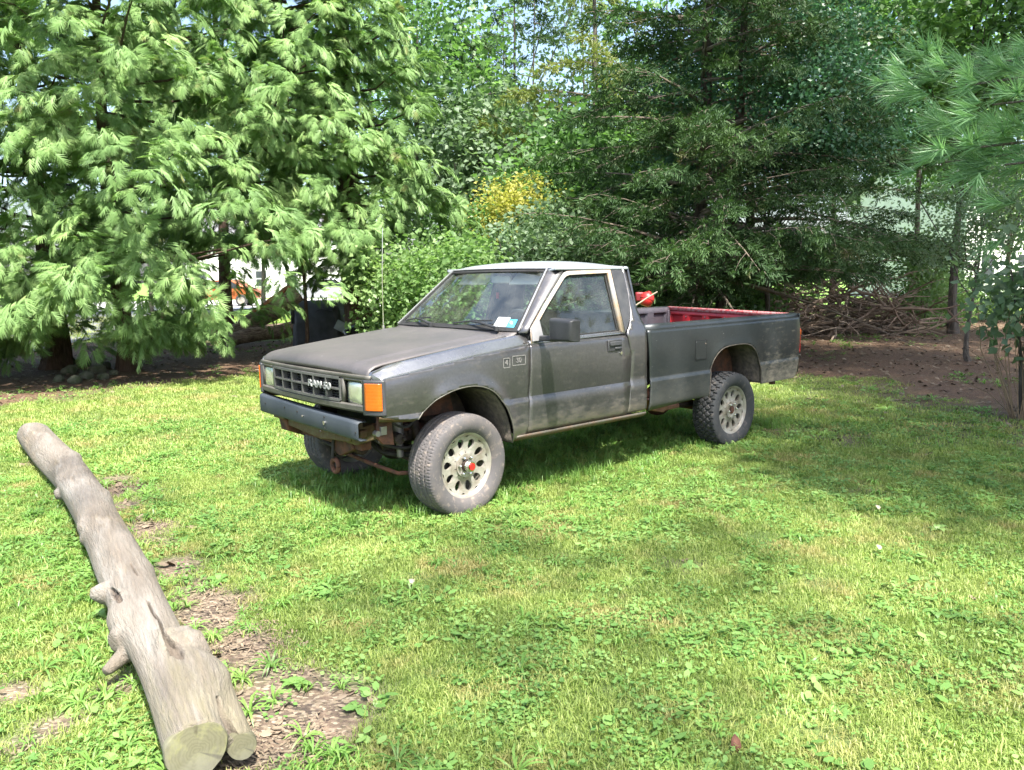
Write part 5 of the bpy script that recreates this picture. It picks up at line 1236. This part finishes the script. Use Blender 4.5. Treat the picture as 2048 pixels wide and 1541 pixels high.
# ================================================================ the weathered log in the foreground
def build_log():
    path = [gp(392, 1500, .125), gp(345, 1360, .13), gp(288, 1235, .135), gp(222, 1090, .13), (gp(150, 965, .13)), gp(98, 905, .13), gp(66, 870, .13)]
    cen = catmull(path, 12); n = len(cen); A = 64
    L = [0.]
    for i in range(1, n): L.append(L[-1] + (cen[i] - cen[i - 1]).length)
    T = L[-1]; r = random.Random(5); b = MB(); rows = []
    def rad(s, a):
        t = s / T
        R = interp(t, [0, .10, .2, .3, .5, .8, 1.], [.088, .092, .105, .112, .118, .125, .130])
        R *= 1 + .045 * math.sin(a * 2 + s * 1.3) + .03 * math.sin(3 * a - s * 2.1 + 1) + .012 * math.sin(s * 4.1 + a * 2) + .008 * math.sin(7 * a + s * .8) + .006 * math.sin(11 * a - s * 1.1)
        for (bs, ba, h, ws_, wa) in ((.36, .10, .075, .20, .9), (1.05, 2.9, .035, .14, .7), (2.0, 1.0, .016, .10, .4), (2.45, 2.6, .030, .13, .5), (3.1, .4, .022, .12, .4), (3.7, 2.7, .018, .12, .4), (4.4, .5, .022, .12, .4), (1.6, .4, .012, .1, .4)):
            da = (a - ba + PI) % (2 * PI) - PI; R += h * math.exp(-((s - bs) / ws_) ** 2 - (da / wa) ** 2)
        return R
    up = Vector((0, 0, 1))
    for i, c in enumerate(cen):
        t = (cen[min(i + 1, n - 1)] - cen[max(i - 1, 0)]).normalized(); u = t.cross(up).normalized(); w = u.cross(t)   # u: right side seen from the near end
        jag = (lambda a: t * (.05 * math.sin(3 * a + 1) + .035 * math.sin(7 * a) + .02 * math.sin(13 * a))) if i == n - 1 else (lambda a: Vector((0, 0, 0)))
        rows.append([c + jag(a) + (u * math.cos(a) + w * math.sin(a)) * rad(L[i], a) * (.86 if i == n - 1 else 1) for a in np.linspace(0, 2 * PI, A, endpoint=False)])
    b.loft(rows, True); b.f += [tuple(range(A))[::-1], tuple(range((n - 1) * A, n * A))]; b.mi += [0, 0]
    def at(s): 
        k = min(n - 2, max(0, int(np.searchsorted(L, s)) - 1)); return cen[k].lerp(cen[k + 1], (s - L[k]) / (L[k + 1] - L[k]))
    T0 = (cen[1] - cen[0]).normalized(); U0 = T0.cross(up).normalized()
    # fork: a second limb splitting off to the right near the cut end
    e = at(.36) + U0 * .10; f = gp(482, 1490, .085); b.tube([at(.50) + U0 * .04, at(.36) + U0 * .10, f.lerp(e, .45) + Vector((0, 0, .005)), f], [.085, .070, .052, .044], 20)
    # stubs
    def stub(s, side, upz, l, r0, r1, back=0.):
        t = (at(s + .05) - at(s - .05)).normalized(); u = t.cross(up).normalized(); p = at(s); d = (u * side + up * upz + t * back).normalized()
        b.tube([p, p + d * (.10 + l * .3), p + d * (.10 + l)], [r0 * 1.25, r0, r1], 16)
    stub(.98, -1, -.05, .05, .062, .040, -.45); stub(.93, -1, -.35, .13, .034, .020, -.7); stub(1.42, -1, .15, .07, .050, .022, .1); stub(1.20, -.75, .7, .03, .034, .030); stub(2.35, -1, .3, .03, .05, .035)
    stub(3.1, 1, .3, .02, .04, .03); stub(3.6, -1, -.1, .05, .045, .03); stub(4.6, 1, .1, .03, .04, .03); stub(.60, 1, .30, .05, .085, .055); stub(.66, 1, .1, .02, .09, .07)
    for k in range(5):
        a = r.uniform(0, 6.28); c = cen[-1]; tt = (cen[-1] - cen[-3]).normalized(); b.sphere(c + tt * r.uniform(-.02, .06) + Vector((0, 0, 1)) * math.sin(a) * .07 + U0 * math.cos(a) * .07, r.uniform(.03, .055), 10)
    me = b.mesh('log_raw', 0); tmp = bpy.data.objects.new('log_raw', me); COL.objects.link(tmp)
    md = tmp.modifiers.new('r', 'REMESH'); md.mode = 'VOXEL'; md.voxel_size = .0105
    sm = tmp.modifiers.new('s', 'SMOOTH'); sm.factor = .5; sm.iterations = 2
    dg = bpy.context.evaluated_depsgraph_get(); out = bpy.data.meshes.new_from_object(tmp.evaluated_get(dg)); bpy.data.objects.remove(tmp)
    lines = [[(296, 1203), (305, 1225), (318, 1240), (325, 1262), (336, 1282), (348, 1298), (364, 1316)], [(262, 1128), (275, 1150)], [(436, 1395), (446, 1430), (462, 1462), (478, 1480)], [(222, 1178), (238, 1200)]]
    V = np.empty(len(out.vertices) * 3, np.float32); out.vertices.foreach_get('co', V); px, py = proj_np(V.reshape(-1, 3).astype(float)); near = np.full(len(px), 1e9)
    for ln in lines:
        for a, c in zip(ln[:-1], ln[1:]):
            a, c = np.array(a, float), np.array(c, float); d = c - a; t = np.clip(((px - a[0]) * d[0] + (py - a[1]) * d[1]) / (d @ d), 0, 1); near = np.minimum(near, np.hypot(px - a[0] - d[0] * t, py - a[1] - d[1] * t))
    bm = bmesh.new(); bm.from_mesh(out); bm.normal_update(); up_ = Vector((0, -.5, .85)); bm.verts.ensure_lookup_table(); sel = {v for v in bm.verts if near[v.index] < 13 and v.normal.dot(up_) > -.1}
    bmesh.ops.subdivide_edges(bm, edges=[e for e in bm.edges if e.verts[0] in sel and e.verts[1] in sel], cuts=3, use_grid_fill=True, smooth=.3); bm.to_mesh(out); bm.free()
    V = np.empty(len(out.vertices) * 3, np.float32); out.vertices.foreach_get('co', V); V = V.reshape(-1, 3)
    N = np.empty(len(V) * 3, np.float32); out.vertices.foreach_get('normal', N); N = N.reshape(-1, 3)
    # long cracks following the grain: a wandering line on the upper face, widest at the rotten hole
    dark = np.zeros(len(V)); px, py = proj_np(V.astype(float))
    def crack(pts, w0, depth, pw=None):
        nonlocal dark
        pts = np.array(pts, float); best = np.full(len(V), 1e9); wid = np.zeros(len(V))
        for k in range(len(pts) - 1):
            a, c = pts[k, :2], pts[k + 1, :2]; d = c - a; t = np.clip(((px - a[0]) * d[0] + (py - a[1]) * d[1]) / (d @ d), 0, 1)
            q = np.hypot(px - a[0] - d[0] * t, py - a[1] - d[1] * t); w = pts[k, 2] + (pts[k + 1, 2] - pts[k, 2]) * t
            m_ = q - w < best; best = np.where(m_, q - w, best); wid = np.where(m_, w, wid)
        vis = (N @ np.array([0, -.5, .85])) > .0
        f = np.clip(1 - best / 2.0, 0, 1) * vis * (best < 2.0); dark = np.maximum(dark, f); V[:] -= N * (f * depth)[:, None]
    crack([(296, 1203, .1), (301, 1216, .8), (305, 1225, .4), (312, 1234, 1.2), (318, 1240, .6), (322, 1252, 1.5), (325, 1262, 1.2), (336, 1282, 5), (348, 1298, 10), (358, 1308, 9), (364, 1316, 2)], 4, .035)
    crack([(262, 1128, .1), (268, 1140, .8), (275, 1150, .1)], 2, .01); crack([(436, 1395, 2), (446, 1430, 5), (462, 1462, 6), (478, 1480, 3)], 4, .03)
    crack([(224, 1182, 5), (232, 1192, 8), (238, 1200, 5)], 4, .02); 
    out.vertices.foreach_set('co', V.ravel()); at_ = out.attributes.new('crack', 'FLOAT', 'POINT'); at_.data.foreach_set('value', dark.astype(np.float32))
    for p in out.polygons: p.use_smooth = True
    return out, cen, at, U0, T0
LOGM, LC, LAT, LU, LT = build_log()
def log_mat():
    g = G('weathered_log_wood'); co = g.co('Position'); x, y, z = g.sep(co); cr_ = g.attr('crack')
    ang = math.atan2(LT.y, LT.x); mp = g.n('ShaderNodeMapping'); g.l(co, mp.inputs[0]); mp.inputs['Rotation'].default_value = (0, 0, -ang)
    st = g.noise(mp.outputs[0], 6, 7, .65, .6, (1.2, 13, 13)); m2 = g.n('ShaderNodeMapping'); g.l(mp.outputs[0], m2.inputs[0]); m2.inputs['Scale'].default_value = (.22, 1.3, 1.3); wco = co; co = m2.outputs[0]; n1 = g.noise(co, 4.5, 5, .6); n2 = g.noise(co, 34, 4, .6); n3 = g.noise(co, 11, 5, .65)
    col = g.mix(g.ramp(n1, .38, .62), (.185, .170, .150), (.092, .076, .060)); col = g.mix(g.ramp(n3, .5, .66, 0, .6), col, (.29, .28, .26)); col = g.mix(g.ramp(g.noise(co, 7.3, 5, .7), .56, .66, 0, .6), col, (.22, .17, .125))
    col = g.mix(g.ramp(st, .52, .68, 0, .6), col, (.20, .16, .12)); col = g.mix(g.ramp(n2, .6, .75, 0, .45), col, (.16, .13, .10))
    alg = g.math('MULTIPLY', g.ramp(y, 3.1, 2.35), g.ramp(g.noise(co, 8, 4, .65), .42, .62)); col = g.mix(g.math('MULTIPLY', alg, .6), col, (.17, .16, .055))
    alg2 = g.math('MULTIPLY', g.ramp(n1, .58, .70), g.ramp(n3, .4, .55)); col = g.mix(g.math('MULTIPLY', alg2, .35), col, (.34, .27, .12))
    col = g.mix(cr_, col, (.035, .020, .014))
    col = g.mix(g.ramp(g.noise(co, 2.1, 6, .75), .42, .60, 0, .55), col, (.185, .16, .13)); col = g.mix(g.ramp(g.noise(co, 60, 3, .7), .56, .72, 0, .5), col, (.14, .115, .09))
    h = g.math('ADD', g.math('MULTIPLY', st, .8), g.math('ADD', g.math('MULTIPLY', n3, .5), g.math('MULTIPLY', n2, .25)))
    return g.done(g.bsdf(col, .88, 0., g.bump(h, .9, .02)))
log = link('fallen_log', LOGM, log_mat()); tag(log, 'long bleached fallen log with knots and a rotten crack, left of the lawn', 'log')
def end_mat():
    g = G('sawn_log_end'); co = g.co('Object'); gr_r = g.n('ShaderNodeTexGradient', gradient_type='RADIAL'); g.l(co, gr_r.inputs[0]); w2 = g.math('SINE', g.math('MULTIPLY', gr_r.outputs[0], 19.)); split = g.math('MULTIPLY', g.ramp(w2, .93, .995), g.ramp(g.noise(co, 13, 3), .48, .6)); w = g.n('ShaderNodeTexWave', wave_type='RINGS', rings_direction='Z'); g.l(co, w.inputs[0]); w.inputs['Scale'].default_value = 30; w.inputs['Distortion'].default_value = 11; w.inputs['Detail'].default_value = 3
    col = g.mix(g.ramp(w.outputs[0], .2, .9, .0, .3), (.12, .115, .07), (.065, .062, .032)); col = g.mix(g.ramp(g.noise(co, 16, 4, .6), .5, .66, 0, .7), col, (.20, .20, .08)); col = g.mix(g.ramp(g.noise(co, 9, 4), .55, .7, 0, .6), col, (.16, .155, .12))
    col = g.mix(split, col, (.03, .025, .015)); col = g.mix(g.ramp(g.noise(co, 3.5, 5, .7), .45, .6, 0, .6), col, (.15, .145, .115))
    return g.done(g.bsdf(col, .9, 0., g.bump(g.noise(co, 50, 4, .6, 0, (1, .12, 1)), .5, .004)))
EM = end_mat()
def cut_face(c, t, rr, name, seed):
    b = MB(); r = random.Random(seed); n = 40; pts = []
    for k in range(n):
        a = 2 * PI * k / n; R = rr * (1 + .05 * math.sin(2 * a + seed) + .04 * math.sin(3 * a) + r.uniform(-.015, .015)); pts.append((R * math.cos(a), R * math.sin(a)))
    rows = [[(p[0] * s, p[1] * s, z + r.uniform(-.0008, .0008)) for p in pts] for s, z in ((1.0, -.03), (1.0, -.002), (.97, .003), (.6, .004), (.25, .005))]
    b.loft(rows, True); b.f.append(tuple(range(4 * n, 5 * n))); b.mi.append(0)
    o = b.build(name, EM, None, 30); o.parent = log; o.location = c; o.rotation_euler = t.to_track_quat('Z', 'Y').to_euler(); return o
cut_face(LC[0] - LT * .006, (-LT + Vector((.0, 0, .12))).normalized(), .086, 'sawn_end', 1)
cut_face(gp(482, 1490, .085) + Vector((.004, -.008, 0)), Vector((.35, -.9, .15)).normalized(), .043, 'sawn_end', 2)
# ================================================================ logs, stump, stones and covered things under the cedars
BK = bark_mat('brown_log_bark', (.11, .075, .055), (.34, .26, .195), (3, 3, 14)); OR = simple('orange_split_wood', (.38, .13, .035), (.22, .09, .035), 5, .8, 0, .4, 30)
def old_log(name, a, b_, r0, r1, label, mat=BK, grp='old logs under the cedars', cut=None, bend=.1, seed=1):
    a, b_ = Vector(a), Vector(b_); root = empty(name, a, 0, label, 'log', grp); L = (b_ - a).length; r = random.Random(seed); t = (b_ - a).normalized(); u = t.cross(Vector((0, 0, 1))).normalized(); w = u.cross(t); rows = []
    for i in range(15):
        q = i / 14; R = r0 + (r1 - r0) * q; c = t * L * q + u * bend * math.sin(PI * q) + w * bend * .3 * math.sin(2 * PI * q)
        rows.append([c + (u * math.cos(k) + w * math.sin(k)) * R * (1 + .07 * math.sin(3 * k + q * 6 + seed) + .05 * math.sin(q * 17 + 2 * k) + r.uniform(-.02, .02)) for k in np.linspace(0, 2 * PI, 22, endpoint=False)])
    bb = MB().loft(rows, True); bb.f += [tuple(range(22))[::-1], tuple(range(14 * 22, 15 * 22))]; bb.mi += [0, 0]; bb.build('log_body', mat, root, 50)
    if cut:
        c0, c1, wd_ = cut; rows = []
        for i in range(9):
            q = c0 + (c1 - c0) * i / 8; R = (r0 + (r1 - r0) * q) * (1.10 + .03 * math.sin(i * 2)); c = t * L * q + u * bend * math.sin(PI * q)
            rows.append([c + (u * math.cos(k) + w * math.sin(k)) * R for k in np.linspace(PI / 2 - .5, PI / 2 + wd_ * (math.sin(PI * i / 8)) + .15, 9)])
        MB().loft(rows).build('split_face', OR, root, 50, solid=.02)
    return root
A0 = gp(455, 684, .14); A1 = gp(605, 645, .45); A1 = ray(606, 648) * ((A0.y + 1.3) / ray(606, 648).y) + Vector((0, 0, CAM_H))
old_log('old_log', A0, A1, .15, .17, 'pale bark log lying lowest in front of the split log, running behind the truck hood', seed=2, bend=.12)
B0 = A0 + Vector((-.1, .45, .10)); B1 = ray(590, 590) * ((A0.y + 1.7) / ray(590, 590).y) + Vector((0, 0, CAM_H))
old_log('split_log', B0, B1, .17, .27, 'thick slanting log split open with orange heartwood left of the covered grill', seed=3, cut=(.35, 1.0, 1.5), bend=.05)
C0 = gp(405, 668, .13); old_log('old_log', C0, C0 + Vector((2.3, 1.2, .10)), .13, .15, 'straight dark log lying behind the split log from the stump towards the right', seed=4)
SB = gp(322, 690)
st_ = empty('tree_stump', (SB.x, SB.y, 0), 0, 'dark upturned stump with roots left of the split logs', 'stump'); b = MB(); rows = []; r_ = random.Random(8)
for i in range(9):
    q = i / 8; R = .42 - .16 * q + .07 * math.sin(q * 7); rows.append([(R * (1 + .16 * math.sin(5 * k + 1) + .1 * math.sin(9 * k + q * 4)) * math.cos(k) + q * .10, R * (1 + .16 * math.sin(5 * k + 1)) * math.sin(k), q * .75 + .08 * math.sin(3 * k) * q) for k in np.linspace(0, 2 * PI, 32, endpoint=False)])
b.loft(rows, True); b.f.append(tuple(range(8 * 32, 9 * 32))); b.mi.append(0); b.build('stump_body', BARKR, st_, 60)
for k in range(9):
    a = k * .7; b = MB(); b.tube([(.2 * math.cos(a), .2 * math.sin(a), .35), (.55 * math.cos(a), .5 * math.sin(a), .45 + r_.uniform(-.2, .3)), (.85 * math.cos(a + .2), .7 * math.sin(a + .2), .3 + r_.uniform(-.3, .4))], [.10, .06, .02], 7); b.build('root', BARKR, st_, 60)
STONE = simple('mossy_stone', (.12, .12, .095), (.05, .065, .03), 6, .9, 0, .6, 18)
for k, (px, py, s) in enumerate(((128, 735, .20), (140, 750, .13), (168, 735, .16), (172, 760, .12), (196, 748, .13), (212, 738, .11), (205, 760, .09), (150, 768, .10), (118, 765, .09), (226, 752, .08))):
    p = gp(px, py); r_ = np.random.default_rng(k); b = MB().sphere((0, 0, 0), s, 12, (1.1, .8, .75)); b.v = [tuple(np.array(v) * (1 + .12 * math.sin(v[0] * 30 + k) + .1 * math.sin(v[1] * 27 + v[2] * 22 + k))) for v in b.v]
    o = b.build('stone', STONE, None, 50); o.location = (p.x, p.y, s * .45); o.rotation_euler = (0, 0, k)
    tag(o, ('large mossy stone at the back left of the heap between the cedar trunks', 'rounded stone in front of the large mossy one, centre left of the heap', 'mossy stone at the back centre of the heap between the trunks', 'stone lowest in the middle of the heap', 'stone against the foot of the second cedar trunk', 'small stone at the back right of the heap', 'small stone lowest on the right of the heap', 'small stone lowest on the left of the heap', 'leftmost stone of the heap beside the first cedar trunk', 'rightmost and smallest stone of the heap')[k], 'stone', 'stones at the foot of the left cedars')
# covered grill
CG = gp(650, 712); dG = 17.6; q = ray(645, 640) * (dG / ray(645, 640).y)
gr_ = empty('covered_grill', (q.x, q.y, 0), -.35, 'boxy grill under a black cover beside the cedar trunk', 'grill cover')
CV = simple('black_cover_cloth', (.030, .030, .036), (.060, .060, .070), 4, .45, 0, .5, 14)
b = MB(); rows = []
for z, sx, sy in ((.05, .62, .36), (.5, .60, .34), (.86, .56, .33), (.97, .50, .24), (1.03, .44, .14), (1.04, .3, .05)):
    rows.append([(sx * math.copysign(abs(math.cos(k)) ** .35, math.cos(k)) * (1 + .03 * math.sin(7 * k + z * 5)), sy * math.copysign(abs(math.sin(k)) ** .35, math.sin(k)) * (1 + .04 * math.sin(9 * k + z * 3)), z) for k in np.linspace(0, 2 * PI, 40, endpoint=False)])
b.loft(rows, True); b.f.append(tuple(range(5 * 40, 6 * 40))); b.mi.append(0); b.build('cloth_cover', CV, gr_, 40)
MB().tube([(.1, -.37, .82), (.25, -.40, .86), (.5, -.37, .82)], .012, 6).build('strap', CV, gr_)
MB().box((-.60, -.1, .72), (.02, .4, .36)).build('side_flap', simple('grey_flap', (.16, .16, .18), (.12, .12, .14)), gr_, bevel=.004)
q = ray(685, 655) * (16.2 / ray(685, 655).y); o = MB().box((0, 0, 0), (.30, .03, .20), Matrix.Rotation(.5, 3, 'Y')).build('metal_plate', simple('blue_grey_metal', (.20, .24, .28), (.14, .17, .2), 6, .4, .4), None, bevel=.008)
o.location = (q.x, q.y, q.z + CAM_H); tag(o, 'small blue grey metal panel tilted in front of the cedar trunk', 'metal panel')
q = ray(730, 672) * (15.3 / ray(730, 672).y); b = MB().sphere((0, 0, 0), .36, 22, (1.1, .8, .9)); b.v = [tuple(np.array(v) * (1 + .10 * math.sin(v[0] * 19 + v[2] * 9) + .07 * math.sin(v[1] * 33 + v[0] * 25) + .05 * math.sin(v[2] * 47))) for v in b.v]
o = b.build('rubbish_bag', simple('shiny_black_plastic', (.010, .008, .010), (.02, .015, .02), 5, .18, 0, .9, 16), None, 60); o.location = (q.x, q.y, .36); tag(o, 'shiny black rubbish bag in front of the thick cedar trunk behind the hood', 'rubbish bag')
# red round container with a pale stick behind the cab
TW = truck.matrix_world if False else (Matrix.Translation(truck.location) @ Matrix.Rotation(YAW + PI, 4, 'Z'))
c = ray(1294, 599) * (9.6 / ray(1294, 599).y) + Vector((0, 0, CAM_H)); print('red at', TW.inverted() @ c)
root = empty('red_container', c, 0, 'round red plastic container behind the cab with a pale stick across it', 'container')
b = MB(); rows = []
for x_, r_2 in ((-.085, .02), (-.083, .045), (-.065, .066), (-.03, .079), (0, .083), (.03, .080), (.06, .068), (.078, .045), (.082, .024), (.092, .022), (.098, .022)): rows.append([(x_, r_2 * math.cos(k), r_2 * math.sin(k)) for k in np.linspace(0, 2 * PI, 30, endpoint=False)])
b.loft(rows, True); b.f += [tuple(range(30))[::-1], tuple(range(300, 330))]; b.mi += [0, 0]; b.build('container_body', M['reddisc'], root, 50).rotation_euler = (0, -1.2, .4)
b = MB().tube([(.0845 * math.cos(k) * .0, .0845 * math.cos(k), .0845 * math.sin(k)) for k in np.linspace(0, 2 * PI, 31)], .003, 5, False).build('seam', M['red'], root); b.rotation_euler = (0, -1.2, .4)
c2 = ray(1279, 594) * (9.75 / ray(1279, 594).y) + Vector((0, 0, CAM_H)); o = MB().box((0, 0, 0), (.10, .08, .11)).build('red_can', simple('dark_red_can', (.22, .015, .02), (.15, .01, .015), 8, .5), None, bevel=.015); o.location = c2; tag(o, 'dark red can half hidden behind the cab beside the round red container', 'can')
s0 = ray(1272, 611) * (9.45 / ray(1272, 611).y) + Vector((0, 0, CAM_H)); s1 = ray(1315, 584) * (9.4 / ray(1315, 584).y) + Vector((0, 0, CAM_H))
o = MB().tube([s0, s0.lerp(s1, .5) + Vector((0, 0, .004)), s1], .0085, 8).build('wooden_stick', simple('pale_stick', (.42, .36, .27), (.3, .25, .18), 12, .8), None); tag(o, 'pale wooden stick slanting up across the round red container behind the cab', 'stick')
# ================================================================ brush pile
bp0 = gp(1680, 672); root = empty('brush_pile', (bp0.x, bp0.y, 0), 0, 'brush pile of bare grey branches under the trees at right', 'brush pile')
sv = []; r_ = random.Random(21)
SM = simple('grey_branch', (.28, .21, .16), (.14, .10, .075), 5, .9); SM2 = simple('pale_branch', (.42, .33, .25), (.23, .175, .13), 5, .9)
for k in range(9):
    b = MB(); pts = [Vector((0, 0, 0))]; d = Vector((1, 0, 0)); L = 1.
    for i in range(6): d = (d + Vector((0, r_.uniform(-.28, .28), r_.uniform(-.22, .22)))).normalized(); pts.append(pts[-1] + d * L / 6)
    b.tube(pts, [.017 - .0022 * i for i in range(7)], 5, False)
    for j in (2, 3, 4): b.tube([pts[j], pts[j] + Vector((.15, r_.uniform(-.25, .25), r_.uniform(-.1, .25)))], [.009, .003], 4, False)
    me = b.mesh('branch', 50); me.materials.append(SM if k % 3 else SM2); sv.append(me)
for k in range(285):
    o = bpy.data.objects.new('branch', sv[k % 9]); COL.objects.link(o); o.parent = root
    u = r_.uniform(-1, 1); v = r_.uniform(-1, 1); h = max(0, 1 - u * u * .8) * (1 - v * v * .6)
    o.location = (u * 2.3 - .4, v * 1.0 + .7, .06 + r_.random() ** .8 * 1.5 * h); a = r_.gauss(.15, .45) + (PI if r_.random() < .5 else 0)
    o.rotation_euler = (r_.uniform(0, 6.28), r_.gauss(0, .30), a); s = r_.uniform(.9, 2.2); o.scale = (s, s * 1.15, s * 1.15)
b = MB()
for k in range(900):
    u = r_.uniform(-1, 1); v = r_.uniform(-1, 1); h = max(0, 1 - u * u * .8) * (1 - v * v * .6); p = Vector((u * 2.5 - .4, v * 1.1 + .75, .03 + r_.random() * 1.6 * h)); a = r_.uniform(0, 6.28); l = r_.uniform(.2, .7); e = p + Vector((math.cos(a) * l, math.sin(a) * l, r_.uniform(-.15, .3)))
    b.tube([p, e], [.006, .003], 3, False)
b.build('twigs', SM, root, 0, kind='stuff', recalc=False)
# ================================================================ far behind: houses, a parked car
SID = simple('white_siding', (.72, .72, .70), (.62, .62, .60), 3, .8); RF = simple('grey_shingles', (.16, .16, .17), (.1, .1, .11), 6, .9); WG = simple('dark_window', (.05, .06, .07), (.03, .035, .04), 2, .1)
def house(x, y, rz, w, d, h, label):
    root = empty('house', (x, y, 0), rz, label, 'house', 'houses behind the trees'); b = MB(); b.box((0, 0, h / 2), (w, d, h))
    for k in range(int(h / .25)): b.box((0, -d / 2 - .012, .1 + k * .25), (w, .03, .03))
    b.prism([(-d / 2, h), (d / 2, h), (0, h + d * .35)], 'x', -w / 2, w / 2); b.build('wall', SID, root, 0)
    for s in (1, -1): b = MB(); b.add([(-w / 2 - .4, s * (d / 2 + .4), h - .2), (w / 2 + .4, s * (d / 2 + .4), h - .2), (w / 2 + .4, 0, h + d * .35 + .08), (-w / 2 - .4, 0, h + d * .35 + .08)], [(0, 1, 2, 3)]); b.build('roof', RF, root, 0, solid=.12)
    for zz in ([1.6] + ([4.3] if h > 4.5 else [])):
        for k in range(int(w // 2.6)):
            xx = -w / 2 + 1.5 + k * 2.6; f = MB().box((xx, -d / 2 - .05, zz), (1.1, .1, 1.4)).build('window', SID, root); MB().box((xx, -d / 2 - .11, zz + .33), (.9, .04, .56)).box((xx, -d / 2 - .11, zz - .33), (.9, .04, .56)).build('pane', WG, f)
house(27, 47, .35, 11, 8, 5.6, 'white clapboard house glimpsed through the trees at the right edge')
house(-20, 72, -.1, 14, 9, 5.4, 'pale house across the road glimpsed under the left cedars')
def car(x, y, rz, col, label):
    root = empty('parked_car', (x, y, .04), rz, label, 'car', 'cars parked across the road'); pm = simple('car_paint_' + col[0], col[1], tuple(v * .9 for v in col[1]), 4, .25, .1)
    b = MB(); b.prism([(-2.1, .35), (-2.15, .75), (-1.9, .95), (-1.1, 1.0), (-.5, 1.45), (.9, 1.48), (1.7, 1.0), (2.1, .92), (2.15, .4)], 'y', -.85, .85); b.build('body', pm, root, bevel=.08, segs=3)
    for s in (1, -1): MB().prism([(-.95, 1.0), (-.48, 1.38), (.85, 1.40), (1.45, 1.0)], 'y', s * .852, s * .862).build('side_window', WG, root)
    for xx in (-1.35, 1.35):
        for s in (1, -1): w_ = MB().cyl((xx, s * .68, .33), (xx, s * .88, .33), .33, 24).build('wheel', M['tyre2'], root, bevel=.03); MB().cyl((xx, s * .88, .33), (xx, s * .895, .33), .2, 18).build('rim', M['alloy'], w_)
car(-11.0, 47, .1, ('silver', (.3, .32, .35)), 'silver car parked across the road seen below the cedars left of the thick trunk')
car(-16.5, 46, .05, ('orange', (.35, .10, .03)), 'orange car parked across the road glimpsed between the cedar trunks')
# fallen leaves and a twig that lie singly on the lawn
for px, py, s, colr, lab in ((1470, 1490, .052, (.14, .06, .035), 'brown curled leaf standing on the lawn near the bottom edge'), (1757, 1095, .045, (.55, .50, .30), 'pale yellow fallen leaf on the shaded lawn at right'), (822, 1165, .05, (.45, .40, .30), 'small curled dry stalk on the lawn in front of the truck'), (1755, 1015, .05, (.5, .47, .33), 'forked pale dry leaf on the shaded lawn behind the yellow leaf')):
    p = gp(px, py, .03); b = MB(); b.loft([[(-.5 * s, -.1 * s, 0), (-.5 * s, .1 * s, 0)], [(-.1 * s, -.35 * s, .16 * s), (-.1 * s, .35 * s, .2 * s)], [(.3 * s, -.25 * s, .2 * s), (.3 * s, .25 * s, .1 * s)], [(.62 * s, -.02 * s, .02 * s), (.62 * s, .02 * s, .02 * s)]])
    o = b.build('fallen_leaf', simple('leaf_' + lab[:5].strip(), colr, tuple(v * .7 for v in colr), 60, .8), None, 60, solid=.001); o.location = p; o.rotation_euler = (.3, -.9 if 'brown' in lab else -.2, 1.4); tag(o, lab, 'leaf')
